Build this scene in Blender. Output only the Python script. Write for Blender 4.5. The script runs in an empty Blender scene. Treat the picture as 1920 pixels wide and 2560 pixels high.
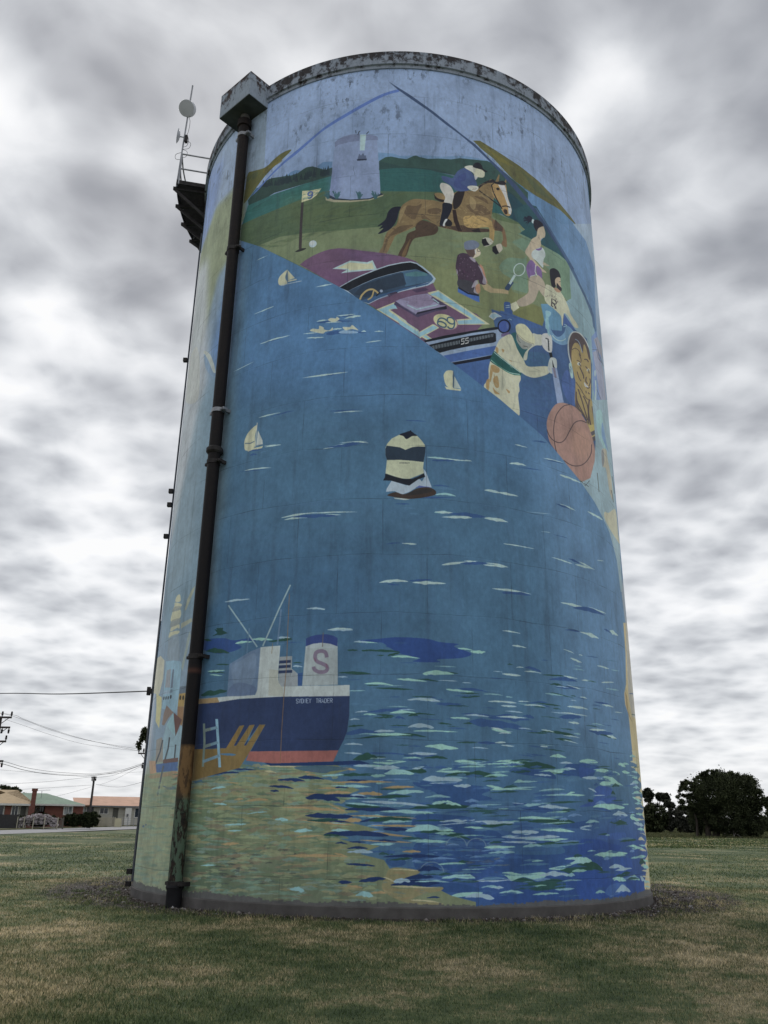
import bpy, math, random
import numpy as np
from mathutils import Vector, Matrix
rng = np.random.default_rng(7); random.seed(7)
C = bpy.context.scene
COL = C.collection

# ------------------------------------------------------------ camera
F_PX, PITCH, ROLL = 2091.3, .3548, -.0140          # focal length in pixels of a 1920x2560 frame
EYE = 1.6
cam = bpy.data.cameras.new('camera'); cam_o = bpy.data.objects.new('camera', cam); COL.objects.link(cam_o)
cam.sensor_fit = 'VERTICAL'; cam.sensor_height = 36; cam.lens = F_PX/2560*36
cam.clip_start = .05; cam.clip_end = 6000
cam_o.matrix_world = Matrix.Translation((0, 0, EYE)) @ Matrix.Rotation(math.pi/2+PITCH, 4, 'X') @ Matrix.Rotation(-ROLL, 4, 'Z')
C.camera = cam_o

# ------------------------------------------------------------ world, sun, exposure
SUN_EL, SUN_AZ = math.radians(46), math.radians(-14)   # azimuth from +Y towards +X
w = bpy.data.worlds.new('World'); C.world = w; w.use_nodes = True
N = w.node_tree.nodes; L = w.node_tree.links; N.clear()
def nd(t, **k):
    n = N.new(t)
    for a, b in k.items():
        if a in ('op',): n.operation = b
        else: setattr(n, a, b)
    return n
def mth(op, a, b=None, cl=False):
    n = N.new('ShaderNodeMath'); n.operation = op; n.use_clamp = cl
    for i, v in enumerate((a, b)):
        if v is None: continue
        if isinstance(v, (int, float)): n.inputs[i].default_value = v
        else: L.new(v, n.inputs[i])
    return n.outputs[0]
tc = N.new('ShaderNodeTexCoord')
sky = N.new('ShaderNodeTexSky'); sky.sky_type = 'NISHITA'; sky.sun_disc = False
sky.sun_elevation = SUN_EL; sky.sun_rotation = SUN_AZ
bg1 = N.new('ShaderNodeBackground'); bg1.inputs[1].default_value = .08; L.new(sky.outputs[0], bg1.inputs[0])
sep = N.new('ShaderNodeSeparateXYZ'); L.new(tc.outputs['Generated'], sep.inputs[0])
zz = mth('ADD', mth('MAXIMUM', sep.outputs[2], 0.0), .19)
cmb = N.new('ShaderNodeCombineXYZ')
L.new(mth('DIVIDE', sep.outputs[0], zz), cmb.inputs[0]); L.new(mth('DIVIDE', sep.outputs[1], zz), cmb.inputs[1])
def noise(vec, scale, det, rough=.5, dist=0., off=(0, 0, 0), sx=1., sy=1.):
    mp = N.new('ShaderNodeMapping'); mp.inputs['Location'].default_value = off; mp.inputs['Scale'].default_value = (sx, sy, 1)
    L.new(vec, mp.inputs[0])
    n = N.new('ShaderNodeTexNoise'); n.inputs['Scale'].default_value = scale; n.inputs['Detail'].default_value = det
    n.inputs['Roughness'].default_value = rough; n.inputs['Distortion'].default_value = dist
    L.new(mp.outputs[0], n.inputs[0]); return n.outputs[0]
n1 = noise(cmb.outputs[0], 1.9, 3, .5, .5, (3.1, 1.7, 0))
n2 = noise(cmb.outputs[0], 6.5, 5, .58, .5, (0.4, 5.2, 0), 1., 1.)
def cells(scale, amp, off, smo=.7):
    """clumps of stratocumulus: grey middles, thin bright gaps"""
    wn = N.new('ShaderNodeTexNoise'); wn.inputs['Scale'].default_value = scale*.8; wn.inputs['Detail'].default_value = 3; wn.inputs['Roughness'].default_value = .6; L.new(cmb.outputs[0], wn.inputs[0])
    ma = N.new('ShaderNodeVectorMath'); ma.operation = 'MULTIPLY_ADD'; L.new(wn.outputs[1], ma.inputs[0]); ma.inputs[1].default_value = (amp, amp, 0); 
    of = N.new('ShaderNodeVectorMath'); of.operation = 'ADD'; L.new(cmb.outputs[0], of.inputs[0]); of.inputs[1].default_value = off; L.new(of.outputs[0], ma.inputs[2])
    v = N.new('ShaderNodeTexVoronoi'); v.voronoi_dimensions = '2D'; v.feature = 'SMOOTH_F1'; v.inputs['Scale'].default_value = scale; v.inputs['Smoothness'].default_value = smo; L.new(ma.outputs[0], v.inputs[0]); return v.outputs['Distance']
v1 = cells(2.4, .30, (1.3, .2, 0)); v2 = cells(6.5, .13, (4.1, 2.2, 0)); v3 = cells(17., .05, (.1, 7.2, 0), .5)
n3 = noise(cmb.outputs[0], .55, 1, .5, 0, (9.3, 4.4, 0))
val = mth('ADD', mth('ADD', mth('MULTIPLY', mth('SUBTRACT', n1, .5), .36), mth('MULTIPLY', mth('SUBTRACT', n2, .5), .22)), mth('MULTIPLY', mth('SUBTRACT', n3, .5), .25))
val = mth('ADD', val, mth('ADD', mth('MULTIPLY', mth('SUBTRACT', v1, .42), .22), mth('ADD', mth('MULTIPLY', mth('SUBTRACT', v2, .40), .32), mth('MULTIPLY', mth('SUBTRACT', v3, .4), .10))))
fz = mth('MULTIPLY', mth('POWER', 2.718, mth('MULTIPLY', mth('MAXIMUM', sep.outputs[2], 0.0), -7.5)), .80)
val = mth('MULTIPLY', val, mth('SUBTRACT', 1., fz))
val = mth('ADD', val, mth('ADD', .640, mth('MULTIPLY', fz, .095)))
def lobe(px, py, wid, amp):
    """a thin place in the cloud deck in one direction of the sky"""
    u2, v2 = px-960, 1280-py; c, s = math.cos(ROLL), math.sin(ROLL); u = c*u2+s*v2; v = -s*u2+c*v2
    cp, sp = math.cos(PITCH), math.sin(PITCH)
    d = Vector((u, F_PX*cp-v*sp, F_PX*sp+v*cp)).normalized()
    vm = N.new('ShaderNodeVectorMath'); vm.operation = 'DOT_PRODUCT'; L.new(tc.outputs['Generated'], vm.inputs[0]); vm.inputs[1].default_value = d
    nm = N.new('ShaderNodeVectorMath'); nm.operation = 'NORMALIZE'
    e = mth('MULTIPLY', mth('SUBTRACT', vm.outputs['Value'], 1.0), 2./(wid*wid))
    return mth('MULTIPLY', mth('POWER', 2.718, e), amp)
for a in ((0, 230, .05, .14), (330, 420, .04, .08), (1510, 140, .05, .15), (1440, 330, .035, .06), (100, 760, .035, .13), (380, 880, .04, .06), (310, 1200, .06, .12), (1760, 420, .06, .12),
          (1600, 700, .09, .05), (60, 940, .04, .14), (250, 230, .10, -.04), (250, 620, .13, -.07), (1830, 170, .12, -.04), (1800, 600, .12, -.06), (900, 40, .16, .02), (500, 150, .13, -.03), (200, 1350, .1, .04), (300, 2050, .30, .06), (1700, 1900, .35, .08), (150, 1500, .25, .03)):
    val = mth('ADD', val, lobe(*a))
cr = N.new('ShaderNodeValToRGB'); L.new(val, cr.inputs[0]); el = cr.color_ramp.elements
cr.color_ramp.interpolation = 'B_SPLINE'
el[0].position = .44; el[0].color = (.33, .345, .38, 1); el[1].position = .88; el[1].color = (1.08, 1.08, 1.09, 1)
for p, cc in ((.54, (.44, .455, .49, 1)), (.64, (.59, .61, .645, 1)), (.74, (.78, .80, .83, 1))):
    e_ = cr.color_ramp.elements.new(p); e_.color = cc
bg2 = N.new('ShaderNodeBackground'); L.new(cr.outputs[0], bg2.inputs[0]); bg2.inputs[1].default_value = 1.0
mix = N.new('ShaderNodeMixShader'); mix.inputs[0].default_value = .95
L.new(bg1.outputs[0], mix.inputs[1]); L.new(bg2.outputs[0], mix.inputs[2])
wo = N.new('ShaderNodeOutputWorld'); L.new(mix.outputs[0], wo.inputs[0])
sun = bpy.data.lights.new('sun', 'SUN'); sun.energy = 1.6; sun.angle = math.radians(22); sun.color = (1, .96, .9)
sun_o = bpy.data.objects.new('sun', sun); COL.objects.link(sun_o)
sd = Vector((math.sin(SUN_AZ)*math.cos(SUN_EL), math.cos(SUN_AZ)*math.cos(SUN_EL), math.sin(SUN_EL)))
sun_o.rotation_euler = sd.to_track_quat('Z', 'Y').to_euler()
C.view_settings.view_transform = 'Standard'; C.view_settings.look = 'None'; C.view_settings.gamma = 1
C.view_settings.exposure = 0.0

# ------------------------------------------------------------ geometry of the view (used to read positions off the photograph)
X0, D0, R0, HT = .3001, 22.3986, 6.1004, 20.404      # tower axis, radius, height
_cp, _sp = math.cos(PITCH), math.sin(PITCH); _c, _s = math.cos(ROLL), math.sin(ROLL)
def rays(p):
    p = np.asarray(p, float).reshape(-1, 2); u2 = p[:, 0]-960; v2 = 1280-p[:, 1]
    u = _c*u2+_s*v2; v = -_s*u2+_c*v2
    return np.stack([u, F_PX*_cp-v*_sp, F_PX*_sp+v*_cp], 1)
def at(px, py, Y):
    d = rays([(px, py)])[0]; t = Y/d[1]; return Vector((d[0]*t, Y, EYE+d[2]*t))
def ground_z(x, y):
    k = np.clip((-6-x)/10., 0, 1)
    return k*np.clip(.0105*(y-48), 0, .68)
def gp(px, py):
    d = rays([(px, py)])[0]; t = None
    lo, hi = 5., 600.
    for Y in np.linspace(lo, hi, 3000):
        q = d*(Y/d[1])
        if EYE+q[2] <= ground_z(q[0], q[1]): return Vector((q[0], q[1], ground_z(q[0], q[1])))
    q = d*(hi/d[1]); return Vector((q[0], q[1], 0))
def cyl(p):
    """pixels of the photograph -> (arc length, height) on the tower wall"""
    d = rays(p); a = d[:, 0]**2+d[:, 1]**2; b = -2*(d[:, 0]*X0+d[:, 1]*D0); cc = X0**2+D0**2-R0**2
    q = np.maximum(b*b-4*a*cc, 0); t = (-b-np.sqrt(q))/2/a
    x = d[:, 0]*t-X0; y = D0-d[:, 1]*t
    return np.stack([np.arctan2(x, y)*R0, d[:, 2]*t+EYE], 1)

# ------------------------------------------------------------ object helpers
def tag(o, label=None, cat=None, group=None, kind=None):
    for k, v in (('label', label), ('category', cat), ('group', group), ('kind', kind)):
        if v: o[k] = v
    return o
def empty(name, loc, label, cat, group=None, rz=0):
    o = bpy.data.objects.new(name, None); COL.objects.link(o); o.location = loc; o.rotation_euler.z = rz
    o.empty_display_size = .3
    return tag(o, label, cat, group)
class MB:
    """collects shapes in world space, links them as one mesh object"""
    def __init__(s): s.v = []; s.f = []; s.m = []
    def add(s, v, f, mi=0):
        n = len(s.v); s.v += [tuple(q) for q in v]; s.f += [tuple(i+n for i in q) for q in f]; s.m += [mi]*len(f); return s
    def box(s, a, b, M=None, mi=0):
        (x0, y0, z0), (x1, y1, z1) = a, b
        v = [Vector(q) for q in ((x0,y0,z0),(x1,y0,z0),(x1,y1,z0),(x0,y1,z0),(x0,y0,z1),(x1,y0,z1),(x1,y1,z1),(x0,y1,z1))]
        if M is not None: v = [M @ q for q in v]
        return s.add(v, [(0,3,2,1),(4,5,6,7),(0,1,5,4),(1,2,6,5),(2,3,7,6),(3,0,4,7)], mi)
    def bar(s, p, q, wd, hd, mi=0, up=(0, 0, 1)):
        p, q = Vector(p), Vector(q); d = (q-p).normalized(); u = Vector(up)
        if abs(d.dot(u)) > .95: u = Vector((1, 0, 0))
        a = d.cross(u).normalized()*wd/2; b = a.cross(d).normalized()*hd/2
        v = [p-a-b, p+a-b, p+a+b, p-a+b, q-a-b, q+a-b, q+a+b, q-a+b]
        return s.add(v, [(0,3,2,1),(4,5,6,7),(0,1,5,4),(1,2,6,5),(2,3,7,6),(3,0,4,7)], mi)
    def tube(s, pts, r, n=10, mi=0, cap=True):
        pts = [Vector(p) for p in pts]; rr = r if isinstance(r, (list, tuple)) else [r]*len(pts); rings = []; v = []; f = []
        pa = None
        for i, p in enumerate(pts):
            d = (pts[min(i+1, len(pts)-1)]-pts[max(i-1, 0)]).normalized()
            a = pa if pa is not None else (Vector((0, 0, 1)) if abs(d.z) < .9 else Vector((1, 0, 0)))
            a = (a-d*a.dot(d)).normalized(); pa = a; b = d.cross(a)
            for k in range(n):
                t = 2*math.pi*k/n; v.append(p+(a*math.cos(t)+b*math.sin(t))*rr[i])
        for i in range(len(pts)-1):
            for k in range(n): f.append((i*n+k, i*n+(k+1)%n, (i+1)*n+(k+1)%n, (i+1)*n+k))
        if cap: f.append(tuple(range(n-1, -1, -1))); f.append(tuple(range((len(pts)-1)*n, len(pts)*n)))
        return s.add(v, f, mi)
    def build(s, name, mats, parent=None, smooth=False, bevel=0):
        me = bpy.data.meshes.new(name); me.from_pydata(s.v, [], s.f)
        if not isinstance(mats, (list, tuple)): mats = [mats]
        for m in mats: me.materials.append(m)
        if len(mats) > 1: me.polygons.foreach_set('material_index', s.m)
        if smooth: me.polygons.foreach_set('use_smooth', [True]*len(me.polygons))
        me.update(); o = bpy.data.objects.new(name, me); COL.objects.link(o)
        if bevel:
            b = o.modifiers.new('b', 'BEVEL'); b.width = bevel; b.segments = 2; b.limit_method = 'ANGLE'
        if smooth and hasattr(me, 'set_sharp_from_angle'): me.set_sharp_from_angle(angle=math.radians(40))
        return attach(o, parent)
def attach(o, parent):
    if parent is not None:
        bpy.context.view_layer.update() if False else None
        o.parent = parent
        M = Matrix.Identity(4); chain = []
        q = parent
        while q is not None: chain.append(q); q = q.parent
        for q in reversed(chain): M = M @ q.matrix_parent_inverse @ Matrix.LocRotScale(q.location, q.rotation_euler, q.scale)
        o.matrix_parent_inverse = M.inverted()
    return o
def mesh_np(name, V, Fc, mat, parent=None, smooth=False, col=None):
    me = bpy.data.meshes.new(name); V = np.asarray(V, np.float32); Fc = np.asarray(Fc, np.int32); k = Fc.shape[1]; n = len(Fc)
    me.vertices.add(len(V)); me.vertices.foreach_set('co', V.ravel())
    me.loops.add(n*k); me.loops.foreach_set('vertex_index', Fc.ravel())
    me.polygons.add(n); me.polygons.foreach_set('loop_start', np.arange(0, n*k, k, dtype=np.int32)); me.polygons.foreach_set('loop_total', np.full(n, k, np.int32))
    if smooth: me.polygons.foreach_set('use_smooth', np.ones(n, bool))
    if col is not None:
        a = me.attributes.new('tone', 'FLOAT', 'FACE'); a.data.foreach_set('value', np.asarray(col, np.float32))
    me.update(calc_edges=True); me.validate()
    me.materials.append(mat); o = bpy.data.objects.new(name, me); COL.objects.link(o); return attach(o, parent)

# ------------------------------------------------------------ materials
def lin(c):
    c = np.asarray(c, float)/255.; return np.where(c <= .04045, c/12.92, ((c+.055)/1.055)**2.4)
class Mat:
    def __init__(s, name, rough=.8):
        s.m = bpy.data.materials.new(name); s.m.use_nodes = True; s.nt = s.m.node_tree; s.N = s.nt.nodes; s.L = s.nt.links
        s.b = s.N['Principled BSDF']; s.b.inputs['Roughness'].default_value = rough; s.b.inputs['Specular IOR Level'].default_value = .3
        s.tc = s.N.new('ShaderNodeTexCoord')
    def set(s, sock, v):
        if isinstance(v, bpy.types.NodeSocket): s.L.new(v, sock)
        elif v is not None:
            if sock.type == 'RGBA' and len(v) == 3: v = tuple(v)+(1,)
            sock.default_value = v
    def map(s, vec=None, scale=(1, 1, 1), loc=(0, 0, 0)):
        n = s.N.new('ShaderNodeMapping'); s.L.new(vec if vec is not None else s.tc.outputs['Object'], n.inputs[0]); n.inputs['Scale'].default_value = scale; n.inputs['Location'].default_value = loc; return n.outputs[0]
    def noise(s, scale, det=4, rough=.55, vec=None, dist=0.):
        n = s.N.new('ShaderNodeTexNoise'); n.inputs['Scale'].default_value = scale; n.inputs['Detail'].default_value = det; n.inputs['Roughness'].default_value = rough; n.inputs['Distortion'].default_value = dist
        s.L.new(vec if vec is not None else s.tc.outputs['Object'], n.inputs[0]); return n.outputs[0]
    def ramp(s, fac, stops, interp='LINEAR'):
        n = s.N.new('ShaderNodeValToRGB'); s.L.new(fac, n.inputs[0]); e = n.color_ramp.elements; n.color_ramp.interpolation = interp
        e[0].position, e[1].position = stops[0][0], stops[-1][0]
        for i, q in ((0, stops[0]), (1, stops[-1])): e[i].color = tuple(q[1])+(1,) if hasattr(q[1], '__len__') else (q[1],)*3+(1,)
        for q in stops[1:-1]:
            x = e.new(q[0]); x.color = tuple(q[1])+(1,) if hasattr(q[1], '__len__') else (q[1],)*3+(1,)
        return n.outputs[0]
    def mix(s, f, a, b, blend='MIX'):
        n = s.N.new('ShaderNodeMix'); n.data_type = 'RGBA'; n.blend_type = blend
        s.set(n.inputs[0], f); s.set(n.inputs[6], a); s.set(n.inputs[7], b); return n.outputs[2]
    def math(s, op, a, b=None, cl=False):
        n = s.N.new('ShaderNodeMath'); n.operation = op; n.use_clamp = cl; s.set(n.inputs[0], a); s.set(n.inputs[1], b); return n.outputs[0]
    def sep(s, vec=None):
        n = s.N.new('ShaderNodeSeparateXYZ'); s.L.new(vec if vec is not None else s.tc.outputs['Object'], n.inputs[0]); return n.outputs
    def base(s, c): s.set(s.b.inputs['Base Color'], c); return s
    def bump(s, h, st=.3, d=.02):
        n = s.N.new('ShaderNodeBump'); n.inputs['Strength'].default_value = st; n.inputs['Distance'].default_value = d; s.L.new(h, n.inputs['Height']); s.L.new(n.outputs[0], s.b.inputs['Normal']); return s
def simple(name, c1, c2=None, scale=3., rough=.8, metal=0., bump=.15, stretch=(1, 1, 1)):
    m = Mat(name, rough); c2 = c2 or tuple(x*.7 for x in c1)
    n = m.noise(scale, 5, .6, m.map(scale=stretch))
    m.base(m.ramp(n, ((.3, c2), (.7, c1)))); m.b.inputs['Metallic'].default_value = metal
    if bump: m.bump(n, bump, .01)
    return m.m
# ------------------------------------------------------------ the mural: painted shapes on the unrolled tower wall
# Every outline is a list of points read off the photograph and carried onto the curved wall (arc length, height).
PPM, SMAX = 125., 10.7
MW, MH = int(2*SMAX*PPM), int(HT*PPM)
img = np.zeros((MH, MW, 3), np.float32)
_o = [0, 0, 1.]
def S(x, y, k): _o[:] = [x, y, k]
def pts(t):
    if isinstance(t, str): t = [tuple(map(float, q.split(','))) for q in t.split()]
    return np.asarray(t, float)
def smooth(p, closed=True, n=6):
    m = len(p); out = []
    for i in range(m if closed else m-1):
        g = (lambda k: p[k % m]) if closed else (lambda k: p[min(max(k, 0), m-1)])
        a, b, c, d = g(i-1), g(i), g(i+1), g(i+2)
        for t in np.arange(n)/n:
            out.append(.5*((2*b)+(-a+c)*t+(2*a-5*b+4*c-d)*t*t+(-a+3*b-3*c+d)*t**3))
    if not closed: out.append(p[-1])
    return np.array(out)
def dens(p, closed=True, step=25.):
    out = []; m = len(p)
    for i in range(m if closed else m-1):
        a, b = p[i], p[(i+1) % m]; k = max(1, int(np.hypot(*(b-a))/step))
        for t in range(k): out.append(a+(b-a)*t/k)
    if not closed: out.append(p[-1])
    return np.array(out)
def wall(p):
    q = cyl(p); return np.stack([(q[:, 0]+SMAX)*PPM, q[:, 1]*PPM], 1)
def cover(q):
    """anti-aliased coverage of a polygon given in canvas pixels"""
    x0 = max(int(q[:, 0].min())-1, 0); x1 = min(int(q[:, 0].max())+2, MW); y0 = max(int(q[:, 1].min()), 0); y1 = min(int(q[:, 1].max())+1, MH)
    if x1 <= x0 or y1 <= y0: return None
    cov = np.zeros((y1-y0, x1-x0), np.float32); a = q; b = np.roll(q, -1, 0)
    for r in range(y0, y1):
        for sub in (.25, .75):
            y = r+sub; m = (a[:, 1] <= y) != (b[:, 1] <= y)
            if not m.any(): continue
            A, B = a[m], b[m]; xs = np.sort(A[:, 0]+(y-A[:, 1])/(B[:, 1]-A[:, 1])*(B[:, 0]-A[:, 0]))-x0
            row = cov[r-y0]
            for l, h in zip(xs[::2], xs[1::2]):
                l = max(l, 0); h = min(h, x1-x0-.001)
                if h <= l: continue
                il, ih = int(l), int(h)
                if il == ih: row[il] += .5*(h-l)
                else: row[il] += .5*(il+1-l); row[il+1:ih] += .5; row[ih] += .5*(h-ih)
    return x0, x1, y0, y1, np.minimum(cov, 1)
def put(q, col, al=1.):
    r = cover(q)
    if r is None: return
    x0, x1, y0, y1, cv = r; cv = cv[..., None]*al
    img[y0:y1, x0:x1] = img[y0:y1, x0:x1]*(1-cv)+np.array(col, np.float32)*cv
def P(t, col, al=1.): put(wall(dens(pts(t))/_o[2]+_o[:2] if _o[2] < 1.5 else dens(pts(t), step=60)/_o[2]+_o[:2]), col, al)
def Q(t, col, al=1.): put(wall(smooth(pts(t))/_o[2]+_o[:2]), col, al)
def box1(a, r, ax):
    k = 2*r+1; c = np.cumsum(np.concatenate([np.repeat(np.take(a, [0], ax), r+1, ax), a, np.repeat(np.take(a, [-1], ax), r, ax)], ax), ax)
    n = a.shape[ax]; return (np.take(c, range(k, k+n), ax)-np.take(c, range(0, n), ax))/k
def soft(t, col, al, rad):
    """a blended patch of paint; rad in metres"""
    q = wall(dens(pts(t)/_o[2]+_o[:2], step=25)); k = 8; m = np.zeros((MH//k+1, MW//k+1), np.float32)
    qq = q/k; a = qq; b = np.roll(qq, -1, 0)
    X = np.arange(m.shape[1])+.5
    for r in range(m.shape[0]):
        y = r+.5; s_ = (a[:, 1] <= y) != (b[:, 1] <= y)
        if not s_.any(): continue
        A, B = a[s_], b[s_]; xs = np.sort(A[:, 0]+(y-A[:, 1])/(B[:, 1]-A[:, 1])*(B[:, 0]-A[:, 0]))
        for l, h in zip(xs[::2], xs[1::2]): m[r] += np.clip(X+.5-l, 0, 1)*np.clip(h-X+.5, 0, 1)
    m = np.clip(m, 0, 1); rr = max(1, int(rad*PPM/k/1.7))
    for _ in range(3): m = box1(box1(m, rr, 0), rr, 1)
    yy = np.clip((np.arange(MH)+.5)/k-.5, 0, m.shape[0]-1.001); xx = np.clip((np.arange(MW)+.5)/k-.5, 0, m.shape[1]-1.001)
    iy = yy.astype(int); ix = xx.astype(int); fy = (yy-iy)[:, None]; fx = (xx-ix)[None]
    M = (m[iy][:, ix]*(1-fy)+m[iy+1][:, ix]*fy)*(1-fx)+(m[iy][:, ix+1]*(1-fy)+m[iy+1][:, ix+1]*fy)*fx
    M = (M*al)[..., None]; img[:] = img*(1-M)+np.array(col, np.float32)*M
def Ln(t, w, col, al=1., sm=False, taper=False):
    p = pts(t); p = smooth(p, False) if sm else dens(p, False, 60); d = np.gradient(p, axis=0) if len(p) > 1 else p
    n = np.stack([-d[:, 1], d[:, 0]], 1); n /= np.maximum(np.hypot(n[:, 0], n[:, 1]), 1e-6)[:, None]
    ww = np.full(len(p), w/2.)
    if taper: ww = ww*np.sin(np.linspace(.12, math.pi-.12, len(p)))
    if len(p) < 5: return put(wall(np.concatenate([p+n*ww[:, None], (p-n*ww[:, None])[::-1]])/_o[2]+_o[:2]), col, al)
    L_, R_ = wall((p+n*ww[:, None])/_o[2]+_o[:2]), wall((p-n*ww[:, None])/_o[2]+_o[:2]); al_ = np.concatenate([L_, R_]); x0 = max(int(al_[:, 0].min())-2, 0); y0 = max(int(al_[:, 1].min())-2, 0)
    x1 = min(int(al_[:, 0].max())+4, MW); y1 = min(int(al_[:, 1].max())+4, MH)
    if x1 <= x0 or y1 <= y0: return
    acc = np.zeros((y1-y0, x1-x0), np.float32)
    for i in range(0, len(p)-1, 2):
        k = slice(i, min(i+4, len(p))); r = cover(np.concatenate([L_[k], R_[k][::-1]]))
        if r is None: continue
        a_ = acc[r[2]-y0:r[3]-y0, r[0]-x0:r[1]-x0]; np.maximum(a_, r[4][:a_.shape[0], :a_.shape[1]], out=a_)
    acc = acc[..., None]*al; img[y0:y1, x0:x1] = img[y0:y1, x0:x1]*(1-acc)+np.array(col, np.float32)*acc
def El(cx, cy, rx, ry, rot, col, al=1.):
    t = np.linspace(0, 2*np.pi, 40, endpoint=False); c, s = math.cos(math.radians(rot)), math.sin(math.radians(rot))
    x, y = rx*np.cos(t), ry*np.sin(t); put(wall(np.stack([cx+c*x-s*y, cy+s*x+c*y], 1)/_o[2]+_o[:2]), col, al)
def dab(x0, y0, x1, y1, h, col, al=1., pk=None, wob=1.):
    """one brush mark: a flat lens with pointed ends and an uneven edge"""
    n = 9; t = np.linspace(0, 1, n); cx = x0+(x1-x0)*t; cy = y0+(y1-y0)*t; pk = rng.uniform(.3, .7) if pk is None else pk
    prof = np.where(t < pk, t/pk, (1-t)/(1-pk))**.8
    h *= .82*rng.uniform(.75, 1.2); prof = prof**rng.uniform(.5, .85); cy = cy-np.sin(np.pi*t)*h*rng.uniform(-.15, .5)*wob; up = prof*h*(.55+wob*.16*rng.uniform(-1, 1, n)); dn = prof*h*(.45+wob*.2*rng.uniform(-1, 1, n)); p = np.concatenate([np.stack([cx, cy-up], 1), np.stack([cx, cy+dn], 1)[::-1][1:-1]]); put(wall(smooth(p, n=3)/_o[2]+_o[:2]), col, al)
def D(t, kind):
    """several marks at once: x0,y0,x1,y1,h"""
    for q in t.split(): dab(*map(float, q.split(',')), PAL[kind])
PAL = dict(g=(34, 68, 62), b=(46, 76, 121), n=(27, 47, 88), t=(128, 165, 168), l=(134, 156, 190), m=(132, 172, 162), o=(150, 126, 92), y=(160, 152, 120), s=(70, 104, 134), w=(150, 172, 190))
GL = dict(S='4,5 3,6 1,6 0,5 0,4 1,3 3,3 4,2 4,1 3,0 1,0 0,1', Y='0,6 2,3 4,6|2,3 2,0', D='0,0 0,6 2.5,6 4,4.5 4,1.5 2.5,0 0,0', N='0,0 0,6 4,0 4,6', E='4,6 0,6 0,0 4,0|0,3 3,3',
          T='0,6 4,6|2,6 2,0', R='0,0 0,6 3,6 4,5 4,4 3,3 0,3|2,3 4,0', A='0,0 2,6 4,0|.8,2.2 3.2,2.2', G='4,5 3,6 1,6 0,5 0,1 1,0 3,0 4,1 4,3 2.4,3', M='0,0 0,6 2,3 4,6 4,0', H='0,0 0,6|4,0 4,6|0,3 4,3', C='4,5 3,6 1,6 0,5 0,1 1,0 3,0 4,1',
          W='0,6 1,0 2,4 3,0 4,6')
GL['9'] = '4,4.6 3.6,3.2 2,2.7 .5,3.2 0,4.4 .5,5.6 2,6.1 3.5,5.6 4,4.4 4,2.2 3.2,.5 1.6,0 .4,.6'
GL['6'] = '0,1.5 .5,2.8 2,3.3 3.5,2.8 4,1.6 3.5,.4 2,-.1 .5,.4 0,1.6 0,3.8 .8,5.5 2.4,6 3.6,5.4'
def text(s, x, y, ux, uy, vx, vy, w, col, adv=1.35, al=1.):
    """ux,uy: one glyph width to the right; vx,vy: one glyph height up; both in crop pixels"""
    for i, ch in enumerate(s):
        if ch in GL:
            for stv in GL[ch].split('|'):
                g = pts(stv); q = np.stack([x+(i*adv+g[:, 0]/4)*ux+g[:, 1]/6*vx, y+(i*adv+g[:, 0]/4)*uy+g[:, 1]/6*vy], 1)
                Ln(q, w, col, al, sm=ch in '69')

class clip:
    """keeps brush marks inside one outline"""
    def __init__(s, t): s.q = wall(smooth(pts(t))/_o[2]+_o[:2])
    def __enter__(s): s.c = cover(s.q); x0, x1, y0, y1, _ = s.c; s.s = img.copy(); return s
    def __exit__(s, *a):
        x0, x1, y0, y1, cv = s.c; new = img[y0:y1, x0:x1].copy(); img[:] = s.s; cv = cv[..., None]; img[y0:y1, x0:x1] = img[y0:y1, x0:x1]*(1-cv)+new*cv
def scumble(t, n, ln, h, cols, al, ang=0., jit=20):
    p = pts(t); (xa, ya), (xb, yb) = p.min(0), p.max(0)
    with clip(t):
        for _ in range(n):
            x, y, a = rng.uniform(xa, xb), rng.uniform(ya, yb), math.radians(ang+rng.normal(0, jit)); l = ln*rng.uniform(.4, 1.3); dx, dy = math.cos(a)*l, math.sin(a)*l
            dab(x-dx, y-dy, x+dx, y+dy, h*rng.uniform(.4, 1.4), cols[rng.integers(len(cols))], al)
# --- grounds: sea, outer sky, sand
img[:] = (64, 96, 124)
S(0, 0, 1)
soft('560,600 1500,1300 1500,800 560,560', (68, 104, 146), .75, 1.6)
soft('640,620 1000,820 1000,1000 560,1000', (70, 106, 148), .7, .7)
soft('520,1400 1000,1400 1000,1600 500,1600', (52, 84, 116), .7, 1.)
soft('1330,1050 1600,1300 1600,1900 1430,1900', (92, 122, 156), .75, .7)
soft('1250,2050 1640,2050 1640,2260 1150,2290 1000,2180', (44, 72, 128), .9, .5)
soft('900,1900 1500,1950 1500,2050 900,2100', (60, 94, 130), .8, .5)
for p in ('560,640 620,640 560,1300 515,1300', '545,1000 575,1000 500,1650 480,1650'): soft(p, (92, 106, 114), .6, .22)
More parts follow.
